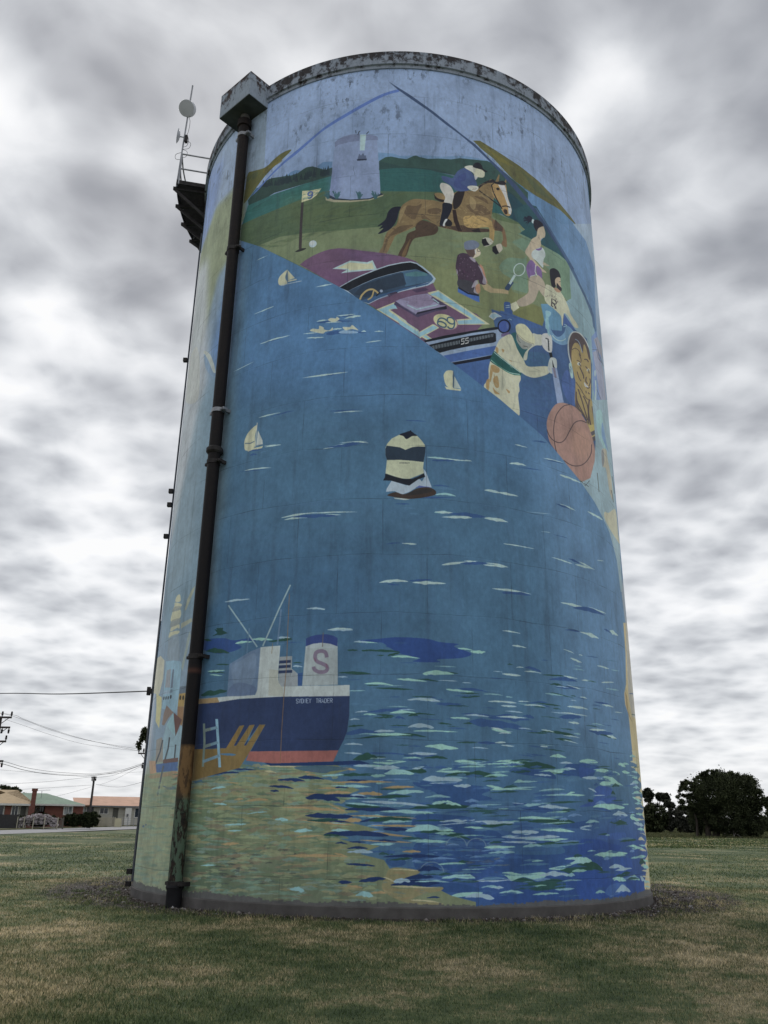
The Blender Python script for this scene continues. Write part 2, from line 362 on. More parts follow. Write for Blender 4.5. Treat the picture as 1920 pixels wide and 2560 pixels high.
# the strip beyond the downpipe
P('300,200 622,200 600,640 565,1000 520,1500 440,2250 250,2300', (116, 132, 150))
soft('480,250 620,250 600,640 470,640', (136, 148, 176), .9, .5)
soft('480,470 560,400 530,560 470,700', (98, 118, 168), .5, .25)
soft('615,452 585,470 540,520 500,640 470,900 505,860 545,690 590,620 615,560', (128, 132, 104), .95, .15)
soft('600,560 590,650 560,730 520,900 560,1000 600,700', (86, 114, 156), .9, .22)
soft('460,700 520,650 520,900 480,1400 420,1500', (162, 162, 168), .9, .3)
soft('500,1000 560,900 540,1500 420,1600 400,1500 460,1200', (106, 126, 142), .8, .3)
soft('330,1560 400,1560 370,2000 320,2000', (166, 166, 182), .85, .25)
soft('400,1900 470,1900 450,2300 300,2300 320,1950', (134, 138, 114), 1., .25)
S(380, 400, 3.687)
Q('385,1750 420,1735 440,1900 420,2210 300,2212 330,1900', (168, 162, 152), .5)
Q('478,1760 510,1770 545,1810 575,1900 585,1960 560,1950 520,1850 480,1790', (164, 164, 158), .9)
Q('480,1790 520,1850 545,1950 560,2000 520,1960 490,1900', (112, 134, 160), .8)
S(330, 1450, 4.424)
CR, GR, TB = (176, 168, 140), (112, 122, 136), (110, 92, 80)
for t in ('510,165 532,165 535,235 480,240 490,190', '478,250 545,265 542,295 465,330 470,280', '455,350 535,330 530,420 432,460 440,380', '425,545 440,520 520,490 522,540 500,530 430,570', '415,590 430,575 515,560 515,590 410,640', ): Q(t, CR, .9)
for t in ('465,300 538,290 532,330 450,350', '440,450 528,425 522,485 430,520'): Q(t, (130, 130, 126), .8)
Q('410,640 500,600 520,700 520,880 400,880 400,720', (124, 134, 146), .8)
P('700,60 690,110 600,330 580,340 610,220 660,110', (150, 146, 124), .8)
P('545,480 660,420 665,460 540,540', (150, 148, 130), .9)
P('610,650 640,560 650,620 600,830 560,1010 545,960 590,760', (140, 146, 140), .8)
P('318,840 360,890 345,1090 300,1270 240,1250 260,1000 280,870', (182, 170, 146), .8)
P('375,900 460,890 540,900 548,940 512,1370 490,1470 330,1420 345,1280', (126, 152, 182))
P('385,1000 430,985 420,1190 365,1190', (134, 134, 142)); P('450,985 465,990 450,1190 425,1200', (96, 106, 124)); P('425,1210 450,1210 445,1245 415,1250', (104, 120, 138)); P('350,1225 415,1215 412,1262 345,1270', (134, 150, 168))
for x in (352, 376, 400): El(x, 1308-.1*(x-352), 8, 20, 8, (70, 76, 84))
El(428, 1293, 10, 22, 8, (58, 64, 72))
P('270,1250 330,1300 325,1420 300,1640 260,1560 270,1420', (188, 168, 122), .9)
P('528,1180 600,1170 590,1250 520,1260', (92, 102, 116)); P('520,1260 592,1248 582,1330 575,1400 505,1400', (150, 122, 74))
for x in (534, 566): El(x, 1302, 11, 26, 5, (58, 52, 44))
P('505,1400 575,1400 562,1560 548,1640 500,1500', (132, 100, 74))
P('383,1385 458,1465 400,1530 355,1610 330,1600 350,1480', (122, 104, 98)); P('458,1465 552,1545 480,1730', (98, 70, 66))
P('458,1465 480,1730 545,1600 560,1640 520,1990 340,1990 345,1750 380,1600', (128, 150, 162)); P('458,1465 480,1730 420,1660 385,1600', (132, 160, 184))
P('270,1770 330,1740 345,1800 340,2010 260,2020 265,1900', (128, 116, 108), .8)
for t in ('415,1740 400,1860 365,1985', '483,1820 476,1900 468,1990', '340,1770 310,1900 250,2060', '365,1985 345,2050 318,2210'): Ln(t, 16, (72, 76, 84))
P('345,1985 510,1965 508,2010 340,2035', (98, 76, 74)); P('250,2040 508,2010 505,2110 270,2130', (74, 94, 134))
P('190,2000 260,2000 270,2130 200,2180', (172, 130, 104), .8); P('430,2110 508,2125 505,2212 470,2170', (156, 110, 90))
S(310, 1900, 5.53)
P('170,330 300,200 700,150 730,290 720,500 600,1900 80,1900 130,1300', (124, 130, 106), .75)
P('330,230 430,200 700,150 720,280 640,220 380,260', (150, 110, 88), .5)
Ln('545,80 520,200 462,495', 22, (84, 88, 92)); P('530,355 600,375 715,365 715,405 560,408 580,390', (52, 72, 112)); El(268, 918, 14, 16, 0, (58, 80, 116)); El(303, 897, 9, 11, 0, (58, 80, 116))
for i in range(300):
    x = rng.uniform(110, 730); y = rng.uniform(300, 1700); dab(x-60, y+rng.uniform(-6, 6), x+60, y+rng.uniform(-6, 6), rng.uniform(15, 60), [(132, 146, 120), (104, 122, 100), (112, 134, 124), (138, 134, 104), (96, 116, 104)][rng.integers(5)], .45)

sea = img.copy()
# --- upper part: outer sky and hills
S(0, 0, 1)
P('612,100 1600,100 1600,640 1490,640 1446,600 1392,530 1345,480 1245,410 1185,374 1100,360 1000,300 850,330 760,420 700,460 655,470 624,470 600,480', (122, 137, 168))
P('624,160 672,200 660,430 624,445 604,470', (108, 118, 124), .55)
P('1183,352 1200,352 1245,380 1300,416 1345,452 1392,500 1425,540 1446,570 1430,560 1400,525 1340,490 1290,455 1240,410', (86, 84, 50))
P('1200,356 1240,385 1290,420 1250,405', (100, 92, 44), .8); P('1300,425 1345,462 1385,505 1340,480', (68, 76, 54), .7); P('1380,500 1420,545 1440,566 1400,530', (104, 98, 60), .7)
P('1293,463 1340,490 1400,525 1446,570 1500,680 1500,900 1560,1400 1500,1300 1462,990 1442,830 1400,740 1340,560', (86, 116, 152))
P('1446,570 1475,600 1475,560 1500,600 1510,900 1480,640', (118, 138, 168))
S(1400, 560, 4.608)
P('0,0 60,0 200,20 300,110 390,330 440,900 470,1200 430,1150 380,1050 250,760 100,480 0,250', (92, 120, 156))
P('150,0 375,0 440,700 500,1500 545,2150 560,2212 450,2212 440,1500 410,1000 390,500 300,200', (138, 150, 168), .9)
S(580, 180, 3.77)
Q('555,745 480,760 400,820 340,880 290,910 200,935 150,960 125,1100 110,1230 150,1200 330,960', (84, 82, 46))
Q('440,800 380,860 300,920 300,960 380,900 470,840', (100, 88, 38), .7); Q('240,940 160,985 140,1040 230,990', (70, 76, 54), .7)
# --- inner panel
S(0, 0, 1)
INN = '997,225 880,262 800,320 730,385 700,425 660,465 625,515 604,560 599,601 651,617 750,666 851,719 960,787 1049,846 1145,918 1248,997 1352,1086 1450,1200 1524,1332 1500,1200 1482,1000 1462,880 1430,760 1400,660 1360,560 1295,463 1234,397 1153,333 1081,277'
P(INN, (116, 132, 164))
S(580, 180, 3.77)
P('640,930 600,925 560,940 520,970 450,1000 380,1010 330,1050 500,1050 700,950', (84, 112, 146)); P('800,890 860,850 945,845 940,920 820,910', (84, 112, 146)); P('1380,770 1480,770 1560,790 1659,800 1659,850 1390,850', (84, 112, 146), .8)
S(920, 380, 4.1475); P('105,5 260,15 330,40 600,35 760,50 950,40 1060,50 1250,90 1290,130 105,90', (92, 120, 152), .8)
S(580, 180, 3.77)
P('150,1210 200,1140 300,1040 350,1010 385,1000 450,990 560,975 620,955 660,925 700,900 760,890 830,910 880,925 945,900 940,1000 700,1050 400,1140 160,1290', (42, 62, 58))
for i in range(46):
    t = rng.uniform(0, 1); x = 280+t*640; y = 1050-t*130+rng.uniform(-14, 14); P([(x-16, y+40), (x-10, y+5), (x, y-rng.uniform(14, 42)), (x+9, y+4), (x+17, y+40)], (30, 44, 50), .85)
P('150,1260 400,1150 700,1050 940,980 925,1100 900,1160 700,1200 400,1340 150,1450 80,1490', (44, 90, 88)); Q('400,1180 700,1090 900,1040 900,1100 700,1150 420,1230 200,1320 160,1300', (40, 84, 80), .7)
S(920, 380, 4.1475)
P('115,95 180,55 240,48 320,65 400,75 470,42 500,38 540,55 620,72 740,68 860,78 950,65 1100,80 1240,95 1330,140 1659,420 1659,700 1560,740 1300,600 900,240 600,190 115,190', (44, 68, 64))
P('115,95 350,150 700,180 1000,260 1200,420 1300,600 900,300 115,190', (36, 58, 60), .6)
P('118,185 300,165 480,170 650,190 860,245 1300,420 1500,520 1659,560 1659,780 1560,745 1400,640 1000,640 160,470 130,420', (38, 80, 80)); P('1350,330 1500,440 1659,600 1659,790 1560,740 1420,640 1330,500', (30, 62, 74))
S(0, 0, 1)
P('604,562 640,545 700,520 750,500 810,478 900,476 960,478 1100,480 1230,530 1300,560 1400,640 1460,860 1500,1200 1524,1332 1200,1000 900,760 640,615 599,601', (70, 86, 64))
P('640,617 700,592 790,580 850,576 900,571 945,568 1010,566 1150,550 1235,535 1297,560 1320,568 1302,584 1345,602 1370,620 1420,660 1450,740 1475,1000 1380,1000 1100,830 900,740 700,640', (104, 112, 84))
soft('700,500 900,500 940,560 760,580', (82, 92, 62), .6, .25); soft('1000,650 1300,650 1300,800 1100,800', (112, 114, 76), .6, .3)
S(1180, 520, 5.53); P('560,30 770,-60 890,-20 1110,330 1000,420 860,400 700,270 640,200', (36, 70, 78))
Q('640,250 680,330 640,360 700,400 560,470 660,560 760,640 700,700 500,690 380,800 420,900 560,1000 560,1150 760,1180 760,900 760,600 820,420 700,300', (98, 122, 106), .8)
Q('1000,540 1140,600 1320,750 1370,900 1380,1230 1340,1290 1180,1120 1100,900 1000,760', (104, 126, 108), .9); P('660,350 700,320 780,270 860,300 900,420 820,430', (36, 72, 76))
P('770,80 885,0 1100,330 1320,700 1340,760 1200,640 950,500 960,440 1000,400 980,250 880,180', (36, 70, 80)); Q('290,70 400,90 640,200 600,220 330,150', (78, 92, 62), .8)
P('1340,760 1450,950 1600,1250 1659,1500 1659,1659 1400,1420 1380,1290 1370,900', (124, 148, 160)); P('850,1330 960,1380 1000,1560 960,1640 700,1540 560,1480 640,1380', (104, 104, 66)); P('440,1100 760,1180 850,1250 830,1330 560,1460 480,1450 440,1300 500,1200', (110, 112, 72), .5)
S(1400, 560, 4.608)
P('110,470 160,560 280,820 370,1080 400,1250 430,1450 460,1900 520,2212 350,2212 330,1500 200,1250 30,1040 60,900 120,860', (122, 144, 154)); P('0,380 80,440 112,500 110,600 130,860 80,880 0,760', (102, 124, 104))
# basketballer's blue ground and the batsman's blue ground
S(1200, 760, 4.608)
P('130,60 300,110 420,140 560,190 720,255 740,180 700,0 790,0 960,160 1100,300 1230,400 1290,700 1290,1100 1340,1250 1380,1500 1330,1750 1100,2000 0,1100 0,500 200,400', (58, 82, 122))
Q('500,560 800,600 820,860 700,860 480,850 450,700', (58, 92, 122), .7); Q('1000,760 1090,900 1100,1160 1000,1100 940,900', (70, 92, 150), .7); Q('460,870 700,870 880,1100 820,1250 760,1500 460,1290', (58, 86, 124), .8)
P('700,0 790,0 950,150 945,310 830,300 740,190', (86, 124, 152)); P('965,110 1100,300 960,250', (64, 88, 142))
Q('745,180 780,330 840,420 930,470 1010,460 1060,400 1080,320 1000,250 970,330 900,380 830,320 790,200', (110, 144, 172), .8); Ln('830,360 880,410 940,425 990,400', 8, (150, 176, 196), 1, True)
Ln('970,235 1000,250 960,265', 7, (140, 170, 190), 1, True)

S(580, 180, 3.77)
scumble('100,1480 400,1300 700,1210 900,1170 1659,1130 1659,1400 1300,1470 900,1540 600,1620 300,1659', 220, 80, 24, [(62, 80, 58), (82, 96, 66), (72, 84, 56), (58, 74, 60)], .3, -14, 8)
scumble('130,960 290,910 480,760 555,745 330,960 150,1200 110,1230', 70, 30, 14, [(104, 92, 38), (66, 70, 48), (92, 86, 44)], .5, -50, 15)
S(920, 380, 4.1475)
scumble('1180,0 1250,30 1450,60 1659,200 1659,420 1500,300 1300,120', 60, 34, 16, [(104, 98, 42), (76, 80, 50), (96, 88, 40)], .45, 40, 12)
scumble('118,190 480,180 700,220 900,260 1300,430 1300,640 900,420 160,430', 130, 70, 16, [(48, 92, 88), (32, 70, 74), (44, 84, 78)], .35, 5, 8)
scumble('0,780 300,740 700,800 1000,840 1400,760 1600,800 1659,1200 1200,1659 900,1300 500,1080 0,1040', 300, 80, 28, [(116, 122, 92), (96, 106, 80), (110, 112, 78), (100, 116, 94)], .28, 0, 12)
S(1200, 760, 4.608)
scumble('460,640 800,600 1100,760 1100,1100 900,1140 760,1500 460,1290 460,870', 160, 60, 30, [(52, 76, 118), (66, 92, 132), (60, 80, 130)], .3, 20, 25)
# tower painted in the panel
S(580, 180, 3.77)
P('880,1180 885,1210 960,1228 1120,1228 1300,1210 1420,1170 1432,1155 1400,1160', (142, 134, 110)); P('885,1175 960,1205 1120,1212 1300,1200 1430,1155 1380,1130 900,1150', (34, 44, 56))
P('968,700 968,665 1000,635 1060,605 1130,590 1205,585 1205,740 1255,740 1262,590 1300,588 1350,600 1375,615 1377,640 1368,650 1398,1150 1300,1190 1120,1203 980,1190 918,1160 950,880', (116, 127, 158))
P('968,700 968,665 1000,635 1060,605 1130,590 1205,585 1202,650 1100,662 1000,690 975,708', (98, 104, 132), .8); P('1262,590 1350,600 1375,615 1377,645 1300,642 1258,648', (98, 104, 132), .8); P('1208,590 1265,590 1250,740 1205,740', (146, 164, 196))
soft('950,900 1000,900 980,1190 920,1170', (96, 104, 150), .5, .06)
for x in (905, 985, 1200, 1350):
    for k in range(14): xx = x+rng.uniform(-38, 38); Ln([(x+rng.uniform(-10, 10), 1195), (xx, 1150+rng.uniform(-30, 14))], 9, (52, 84, 92), .9)
P('1178,822 1270,818 1268,832 1180,838', (36, 42, 60)); P('1190,800 1200,770 1215,790 1235,765 1250,790 1262,785 1268,820 1185,822', (66, 74, 96), .8)
for t in ('1165,550 1170,580', '1185,595 1200,560', '1192,570 1208,556', '1268,585 1288,562'): Ln(t, 7, (40, 46, 58))
Ln('1150,890 1142,920 1155,950 1156,972', 3, (70, 78, 100))
# the two arcs
Q('1572,165 1500,180 1400,215 1300,265 1180,330 1060,400 960,460 860,530 740,630 640,715 560,780 480,850 380,950 280,1060 200,1150 150,1210 175,1180 250,1110 330,1020 430,920 520,840 600,780 720,675 840,570 960,490 1080,420 1200,350 1320,285 1420,235 1500,205 1570,188', (76, 98, 156))
S(900, 80, 2.765)
P('200,345 270,388 360,445 500,545 620,640 700,705 800,780 900,880 1000,975 1080,1055 1140,1130 1200,1210 1260,1290 1320,1380 1400,1500 1480,1640 1464,1650 1370,1490 1240,1300 1180,1220 1060,1080 980,985 880,880 780,785 690,710 600,645 480,550 350,462 262,400', (50, 66, 96))
S(1180, 520, 5.53); P('870,0 890,0 1110,330 1330,700 1450,940 1560,1200 1659,1400 1659,1440 1540,1200 1430,950 1310,710 1090,340', (62, 84, 116))
S(1400, 560, 4.608); P('0,245 110,460 290,800 390,1050 415,1250 380,1180 370,1080 280,840 100,480 0,275', (62, 84, 116), .8)
# golf flag and ball
S(580, 180, 3.77); P('663,1122 740,1118 842,1098 800,1160 752,1198 655,1230', (176, 166, 132)); Ln('664,1230 652,1420 640,1659', 24, (56, 50, 54)); text('9', 712, 1194, 42, -8, 6, -58, 13, (66, 84, 140))
S(700, 580, 4.879); Ln('254,0 246,210', 34, (56, 48, 50)); Q('185,240 250,205 318,198 290,222 220,244', (40, 40, 40)); El(400, 146, 48, 42, -25, (152, 162, 186)); El(392, 136, 30, 25, -25, (172, 180, 200), .7)

# --- show jumper
S(920, 380, 4.1475)
HB, HD, HL = (114, 93, 64), (70, 54, 44), (152, 130, 92)
Q('340,570 260,575 210,620 180,700 100,770 150,760 115,800 160,790 105,850 200,820 260,770 300,700 320,620', (26, 28, 42))
Q('300,740 340,580 400,520 480,488 600,495 700,505 800,540 900,600 760,760 700,760 600,700 540,720 480,780 300,860 260,920 230,980 190,1050 115,1045 150,980 170,900 200,830 260,780', HB)
Q('490,780 520,730 580,710 720,770 700,850 560,880 480,900 440,960 390,1085 310,1080 380,940 410,850 490,810', HD); Q('440,900 410,1000 385,1080 350,1080 380,1000', (108, 84, 56), .8)
Q('740,540 900,420 1000,400 1100,400 1150,350 1240,300 1290,290 1310,400 1300,520 1290,600 1280,680 1300,700 1200,740 1000,830 880,810 740,770 720,700', HB)
Q('760,760 880,770 1000,760 1150,790 1250,800 1240,830 980,830 860,800 740,775', (66, 50, 44))
Q('990,680 1060,660 1180,670 1260,700 1310,760 1310,860 1300,930 1280,950 1260,900 1258,800 1230,780 1100,790 1010,770', (156, 126, 78))
Q('1290,700 1370,750 1420,820 1440,980 1385,960 1400,900 1380,820 1310,810', (112, 86, 62))
P('1305,760 1320,700 1400,780 1395,830 1320,810', (64, 48, 44), .7)
Q('1190,900 1250,890 1300,930 1260,970 1200,975', (178, 170, 156)); P('1182,905 1220,895 1235,930 1262,965 1200,978 1180,940', (22, 22, 30)); Q('1300,990 1370,950 1395,1000 1380,1030 1330,1060', (172, 160, 146)); P('1290,985 1325,968 1340,1010 1360,1050 1325,1065 1290,1030', (22, 22, 30))
Q('1290,300 1330,330 1420,330 1440,400 1450,470 1480,560 1490,620 1465,665 1420,650 1385,600 1350,520 1300,460 1280,380', (150, 118, 74))
P('1350,340 1420,345 1432,400 1450,480 1490,600 1482,650 1460,640 1450,560 1410,450', (180, 182, 188)); Q('1405,600 1440,600 1445,640 1420,645', (52, 38, 34)); El(1347, 384, 17, 14, 20, (30, 26, 28))
P('1320,310 1355,232 1365,240 1358,300 1340,340', HB); P('1400,330 1432,280 1436,310 1420,350', HB); Q('1140,370 1180,330 1250,295 1300,285 1330,310 1400,300 1430,330 1400,345 1320,330 1260,320 1200,340 1150,380', (32, 30, 36))
for t in ('1280,340 1300,420 1340,500 1390,590', '1390,565 1430,560 1475,575', '1150,400 1260,480 1380,570', '1285,340 1310,320 1360,330'): Ln(t, 11, (28, 28, 34))
for t in ('400,560 380,640 480,700 520,620 560,540 500,560', '620,600 700,580 760,600 740,640 640,640', '1020,560 1100,640 1180,660 1270,640 1200,560 1100,540', '560,640 640,700 700,740 620,700 560,690', '1100,460 1200,470 1250,540 1180,500', '310,780 400,760 470,760 350,830 230,880 180,1000 160,1040 190,900'): Q(t, HD, .55)
for t in ('1060,460 1120,520 1100,600 1060,560', '330,640 360,580 400,560 360,660 320,740', '820,560 860,580 800,640'): Q(t, HL, .5)
scumble('300,740 340,580 400,520 480,488 600,495 700,505 800,540 900,600 760,760 700,760 600,700 540,720 480,780 300,860 260,920 230,980 190,1050 115,1045 150,980 170,900 200,830 260,780', 240, 34, 16, [(94, 74, 52), (124, 102, 70), (82, 64, 48), (136, 116, 82), (104, 84, 58)], .45, -30, 35)
scumble('740,540 900,420 1000,400 1100,400 1150,350 1240,300 1290,290 1310,400 1300,520 1290,600 1280,680 1300,700 1200,740 1000,830 880,810 740,770 720,700', 300, 32, 16, [(100, 78, 52), (134, 110, 74), (80, 62, 48), (150, 128, 90), (112, 90, 58)], .45, 40, 40)
scumble('490,780 520,730 580,710 720,770 700,850 560,880 480,900 440,960 390,1085 310,1080 380,940 410,850 490,810', 90, 28, 14, [(62, 48, 42), (88, 68, 50), (54, 42, 38)], .5, -40, 25)
scumble('990,680 1060,660 1180,670 1260,700 1310,760 1310,860 1300,930 1280,950 1260,900 1258,800 1230,780 1100,790 1010,770', 70, 24, 12, [(128, 102, 68), (160, 136, 94), (104, 82, 58)], .5, 10, 30)
scumble('1290,300 1330,330 1420,330 1440,400 1450,470 1420,650 1385,600 1350,520 1300,460 1280,380', 60, 20, 10, [(120, 94, 62), (140, 114, 76), (92, 72, 52)], .5, 60, 20)
Q('690,430 760,430 800,460 800,500 770,520 700,490 690,460', (34, 26, 26)); Q('690,432 760,428 810,470 790,495 720,478', (128, 104, 70))
Q('885,470 930,410 1000,400 985,480 950,560 890,590', (34, 28, 30)); P('875,600 910,600 930,700 975,825 935,825 890,720', (42, 30, 30)); P('1070,815 1150,790 1170,835 1100,830', (34, 28, 30))
Q('770,320 850,350 890,430 880,500 860,545 790,520 800,470 760,400 745,350', (172, 164, 158)); Q('780,530 870,545 860,620 820,700 800,760 745,760 755,680 770,600', (22, 26, 38)); Q('800,750 780,720 830,695 870,730 865,765 820,770', (24, 24, 32)); Q('775,760 800,700 825,700 800,740 795,770', (170, 174, 186))
Q('765,250 830,260 880,270 920,210 970,175 1020,170 1080,220 1110,280 1130,340 1090,370 1040,350 1040,400 920,405 860,350 780,300', (60, 74, 114)); Q('940,250 1010,220 1010,290 960,320 1040,370 1020,400 900,360 900,300', (52, 62, 108), .7)
Q('1100,230 1140,250 1115,290', (176, 178, 188)); Q('1000,160 1060,140 1120,160 1140,210 1110,240 1080,210', (190, 180, 158)); Q('1120,170 1190,180 1210,210 1200,262 1140,260 1105,235', (186, 168, 148)); Q('1088,150 1110,115 1150,112 1180,140 1195,175 1240,205 1210,208 1180,185 1110,165', (26, 26, 34)); Q('1030,365 1060,350 1130,355 1145,380 1110,410 1060,395', (186, 172, 160))
for t in ('1085,375 1135,378', '1080,388 1125,395'): Ln(t, 4, (120, 104, 96))

# --- man with the racquet, jogger, swimmer in white
S(1000, 620, 5.53)
Q('1100,240 1150,270 1190,420 1210,480 1170,470', (158, 112, 92)); P('1110,480 1190,480 1290,560 1420,570 1500,590 1500,640 1420,630 1250,620 1170,580', (158, 138, 106))
Q('780,180 800,100 860,70 930,80 980,110 1060,190 1110,270 1150,360 1190,490 1150,510 1100,490 1080,440 1040,480 1040,540 1050,600 1085,650 940,620 810,540 800,400 770,280', (62, 46, 62)); Q('810,440 1000,470 1020,560 1080,650 940,610 810,540', (56, 54, 62))
for i in range(75):
    x, y = rng.uniform(800, 1090), rng.uniform(110, 430)
    if x > 1000 and y < 250: continue
    El(x, y, rng.uniform(4, 15), rng.uniform(4, 12), rng.uniform(0, 90), [(84, 66, 86), (50, 34, 52), (112, 92, 108), (74, 44, 70)][rng.integers(4)], .6)
for t in ('1080,240 1130,290 1150,360 1190,430 1190,500 1140,480 1150,400 1110,300', '1030,460 1070,450 1080,500 1040,540 1050,600 1085,640 1020,610 1030,540 990,550', '960,130 1000,130 1040,160 1040,200 990,170', '780,290 800,330 790,370'): Q(t, (156, 146, 160), .75)
Q('1050,520 1100,500 1110,600 1080,630 1050,590', (160, 116, 92)); P('800,540 1000,640 1095,660 1100,750 1060,740 800,610', (58, 88, 150)); P('810,540 950,620 1090,645 1090,668 940,640 805,560', (26, 28, 40))
Q('905,-10 1000,-20 1050,0 1080,50 1030,120 960,110 910,40', (80, 62, 60)); Q('1050,0 1090,20 1115,60 1105,100 1050,130 1010,140 1040,80', (182, 160, 140)); Ln('1040,20 1045,80', 16, (190, 180, 172)); Ln('1070,10 1075,50 1110,45', 7, (40, 38, 44))
S(920, 380, 4.1475); Q('995,960 1010,930 1080,915 1130,930 1155,960 1140,990 1090,1010 1010,1010', (96, 102, 122))
S(1000, 620, 5.53); P('1500,590 1560,500 1575,480 1520,450 1450,550 1455,575', (44, 62, 92)); Ln('1515,500 1590,375', 34, (156, 174, 182))
for i in range(2):
    a = np.linspace(0, 2*np.pi, 30); Ln(np.stack([1650+76*np.cos(a)-10*np.sin(a), 300+84*np.sin(a)], 1), 13, (160, 180, 186)) if i == 0 else None
S(1180, 520, 5.53)
for k in range(16): a = rng.uniform(2.4, 4.4); Ln([(810, 165), (810+100*math.cos(a), 160-72*math.sin(a)*1.0*(1 if k % 2 else .6))], 10, (26, 30, 46))
Q('770,110 820,120 840,170 800,195 760,170', (26, 30, 46)); Q('835,155 860,170 850,215 825,195', (156, 166, 188)); Q('860,170 910,165 970,210 985,260 960,290 930,280 910,325 880,310 850,230', (28, 26, 38))
SK = (164, 146, 126)
Q('900,330 920,280 985,255 1000,290 1015,350 1005,405 970,420 950,450 955,520 930,550 880,590 830,640 900,780 1020,880 1010,895 930,850 790,690 735,610 780,520 830,430 890,390', SK); Ln('925,370 930,440 915,400', 8, (120, 104, 96))
Q('830,610 880,570 960,545 1000,590 1015,660 990,720 985,820 960,810 900,740 830,680', (164, 170, 190)); Q('880,570 930,560 965,540 960,575 920,590', (104, 80, 128))
Q('800,660 880,740 930,800 1020,880 1010,895 920,840 800,710', SK); Q('985,750 1060,790 1070,805 990,790', SK, .8)
Q('810,720 880,790 880,900 850,940 800,950 810,990 780,960 750,820', (110, 84, 130)); Q('895,800 960,860 970,960 960,975 900,920', (110, 84, 130)); Ln('880,790 872,880 900,940', 10, (170, 168, 190)); Ln('885,925 810,945 805,970', 10, (170, 168, 190))
Q('800,960 880,940 900,1000 930,1100 900,1200 860,1290 760,1350 660,1360 620,1290 720,1220 780,1160 780,1050', (150, 134, 120)); Q('900,930 960,970 1010,1060 1015,1220 980,1210 920,1120 890,1030', (158, 142, 126))
P('530,1330 610,1290 655,1380 575,1435 540,1390', (180, 170, 146)); Q('445,1310 500,1300 530,1320 540,1400 560,1440 550,1560 480,1540 450,1440', (50, 78, 130)); Ln('465,1355 520,1345', 9, (150, 170, 200)); Ln('465,1380 525,1370', 9, (150, 170, 200))
P('390,1420 480,1440 560,1470 960,1640 1000,1659 530,1659 480,1560 400,1490', (58, 84, 132)); Ln('500,1545 520,1535 550,1550', 7, (140, 165, 200))
# singlet man
Q('1015,1080 1060,1065 1120,1100 1220,1160 1290,1270 1340,1390 1370,1480 1450,1600 1470,1659 1410,1640 1330,1500 1270,1460 1255,1620 1240,1600 1230,1500 1150,1410 1010,1280', (184, 170, 146)); Q('1130,1100 1220,1130 1220,1165 1170,1160', (160, 122, 100))
Q('1075,870 1110,835 1150,840 1200,880 1225,965 1180,960 1160,1000 1160,1070 1140,1105 1110,1090 1090,1030', (32, 30, 40)); Q('1150,990 1180,960 1220,970 1225,1060 1240,1140 1200,1130 1165,1080 1150,1040', (168, 144, 122)); Q('1175,1040 1210,1080 1240,1110 1235,1150 1200,1130 1170,1090', (44, 38, 46)); Ln('1205,1022 1225,1018', 6, (50, 44, 48))
text('R', 1100, 1358, 62, 34, 4, -104, 15, (58, 54, 62)); Ln('1092,1350 1122,1368', 12, (58, 54, 62)); Ln('1140,1382 1168,1392', 12, (58, 54, 62))
for i, ch in enumerate('RANGERS'):
    a = math.radians(-65+i*22); text(ch, 1100+80*math.sin(a)*1.0, 1262-60*math.cos(a)+i*9, 13*math.cos(a), 16*math.sin(a)+3, 12*math.sin(a), -26*math.cos(a), 3.5, (84, 76, 78))
Q('1020,1420 1090,1440 1085,1480 1060,1490 1050,1600 1050,1659 1015,1659 1020,1500', (128, 160, 188), .9)

# --- brushed tones over the fields
S(580, 180, 3.77)
scumble('160,1290 400,1180 700,1060 900,1010 900,1160 700,1200 400,1290 100,1430', 120, 60, 16, [(52, 100, 96), (38, 80, 78), (60, 104, 98)], .35, -22, 8)
# --- rally car
CA, CK, CB, CY, CL = (96, 70, 94), (18, 22, 30), (122, 156, 186), (168, 164, 136), (120, 136, 164)
S(700, 580, 4.879)
P('240,400 300,350 400,290 500,245 600,212 720,198 860,208 1000,228 1150,245 1300,265 1440,290 1560,320 1659,360 1800,480 1900,700 2100,900 2400,1000 2500,1100 2300,1300 2200,1500 1800,1400 1180,940 700,660', CA)
soft('700,230 1300,280 1500,340 900,330', (104, 82, 126), .5, .12); soft('300,400 900,560 1100,900 700,660', (96, 66, 104), .4, .1)
P('638,450 855,350 1062,370 1130,345 1185,460 960,480 745,503 820,460', (150, 176, 216)); P('700,440 855,372 1065,390 1125,372 1145,448 960,462 850,470 830,450', (176, 172, 140))
S(1000, 620, 5.53)

S(700, 580, 4.879)
P('708,680 880,578 1000,523 1160,458 1320,403 1480,370 1590,358 1670,378 1740,420 1850,510 1900,570 1880,615 1800,655 1480,728 1200,822 1080,880 960,830', (142, 156, 182))
P('722,676 880,590 1000,535 1160,470 1320,415 1480,382 1590,370 1659,388 1720,430 1830,520 1659,455 1480,480 1300,525 1150,570 1000,635 830,720', CK)
P('830,722 1000,640 1150,575 1300,530 1480,485 1659,460 1840,525 1870,570 1850,600 1659,655 1480,705 1340,750 1200,800 1080,870 980,840', (44, 62, 84)); P('1480,485 1659,455 1840,525 1870,575 1850,600 1659,640 1530,665', (60, 88, 114))
P('1440,510 1500,500 1540,640 1480,660 1200,730 1050,800 900,760 1000,650 1200,580', (38, 50, 66)); P('1520,510 1659,480 1780,500 1800,530 1659,545 1540,540', (72, 112, 116), .8); P('980,840 1200,770 1500,690 1800,620 1850,600 1800,640 1480,720 1200,820 1080,872', (52, 80, 116))
for t in ('722,676 880,588 1000,533 1160,468 1320,413 1480,380 1590,368 1665,388', '1100,868 1200,815 1340,762', '1440,735 1560,700 1659,670'): Ln(t, 7, (150, 160, 186))
Ln('1340,760 1430,738', 15, (16, 18, 24))
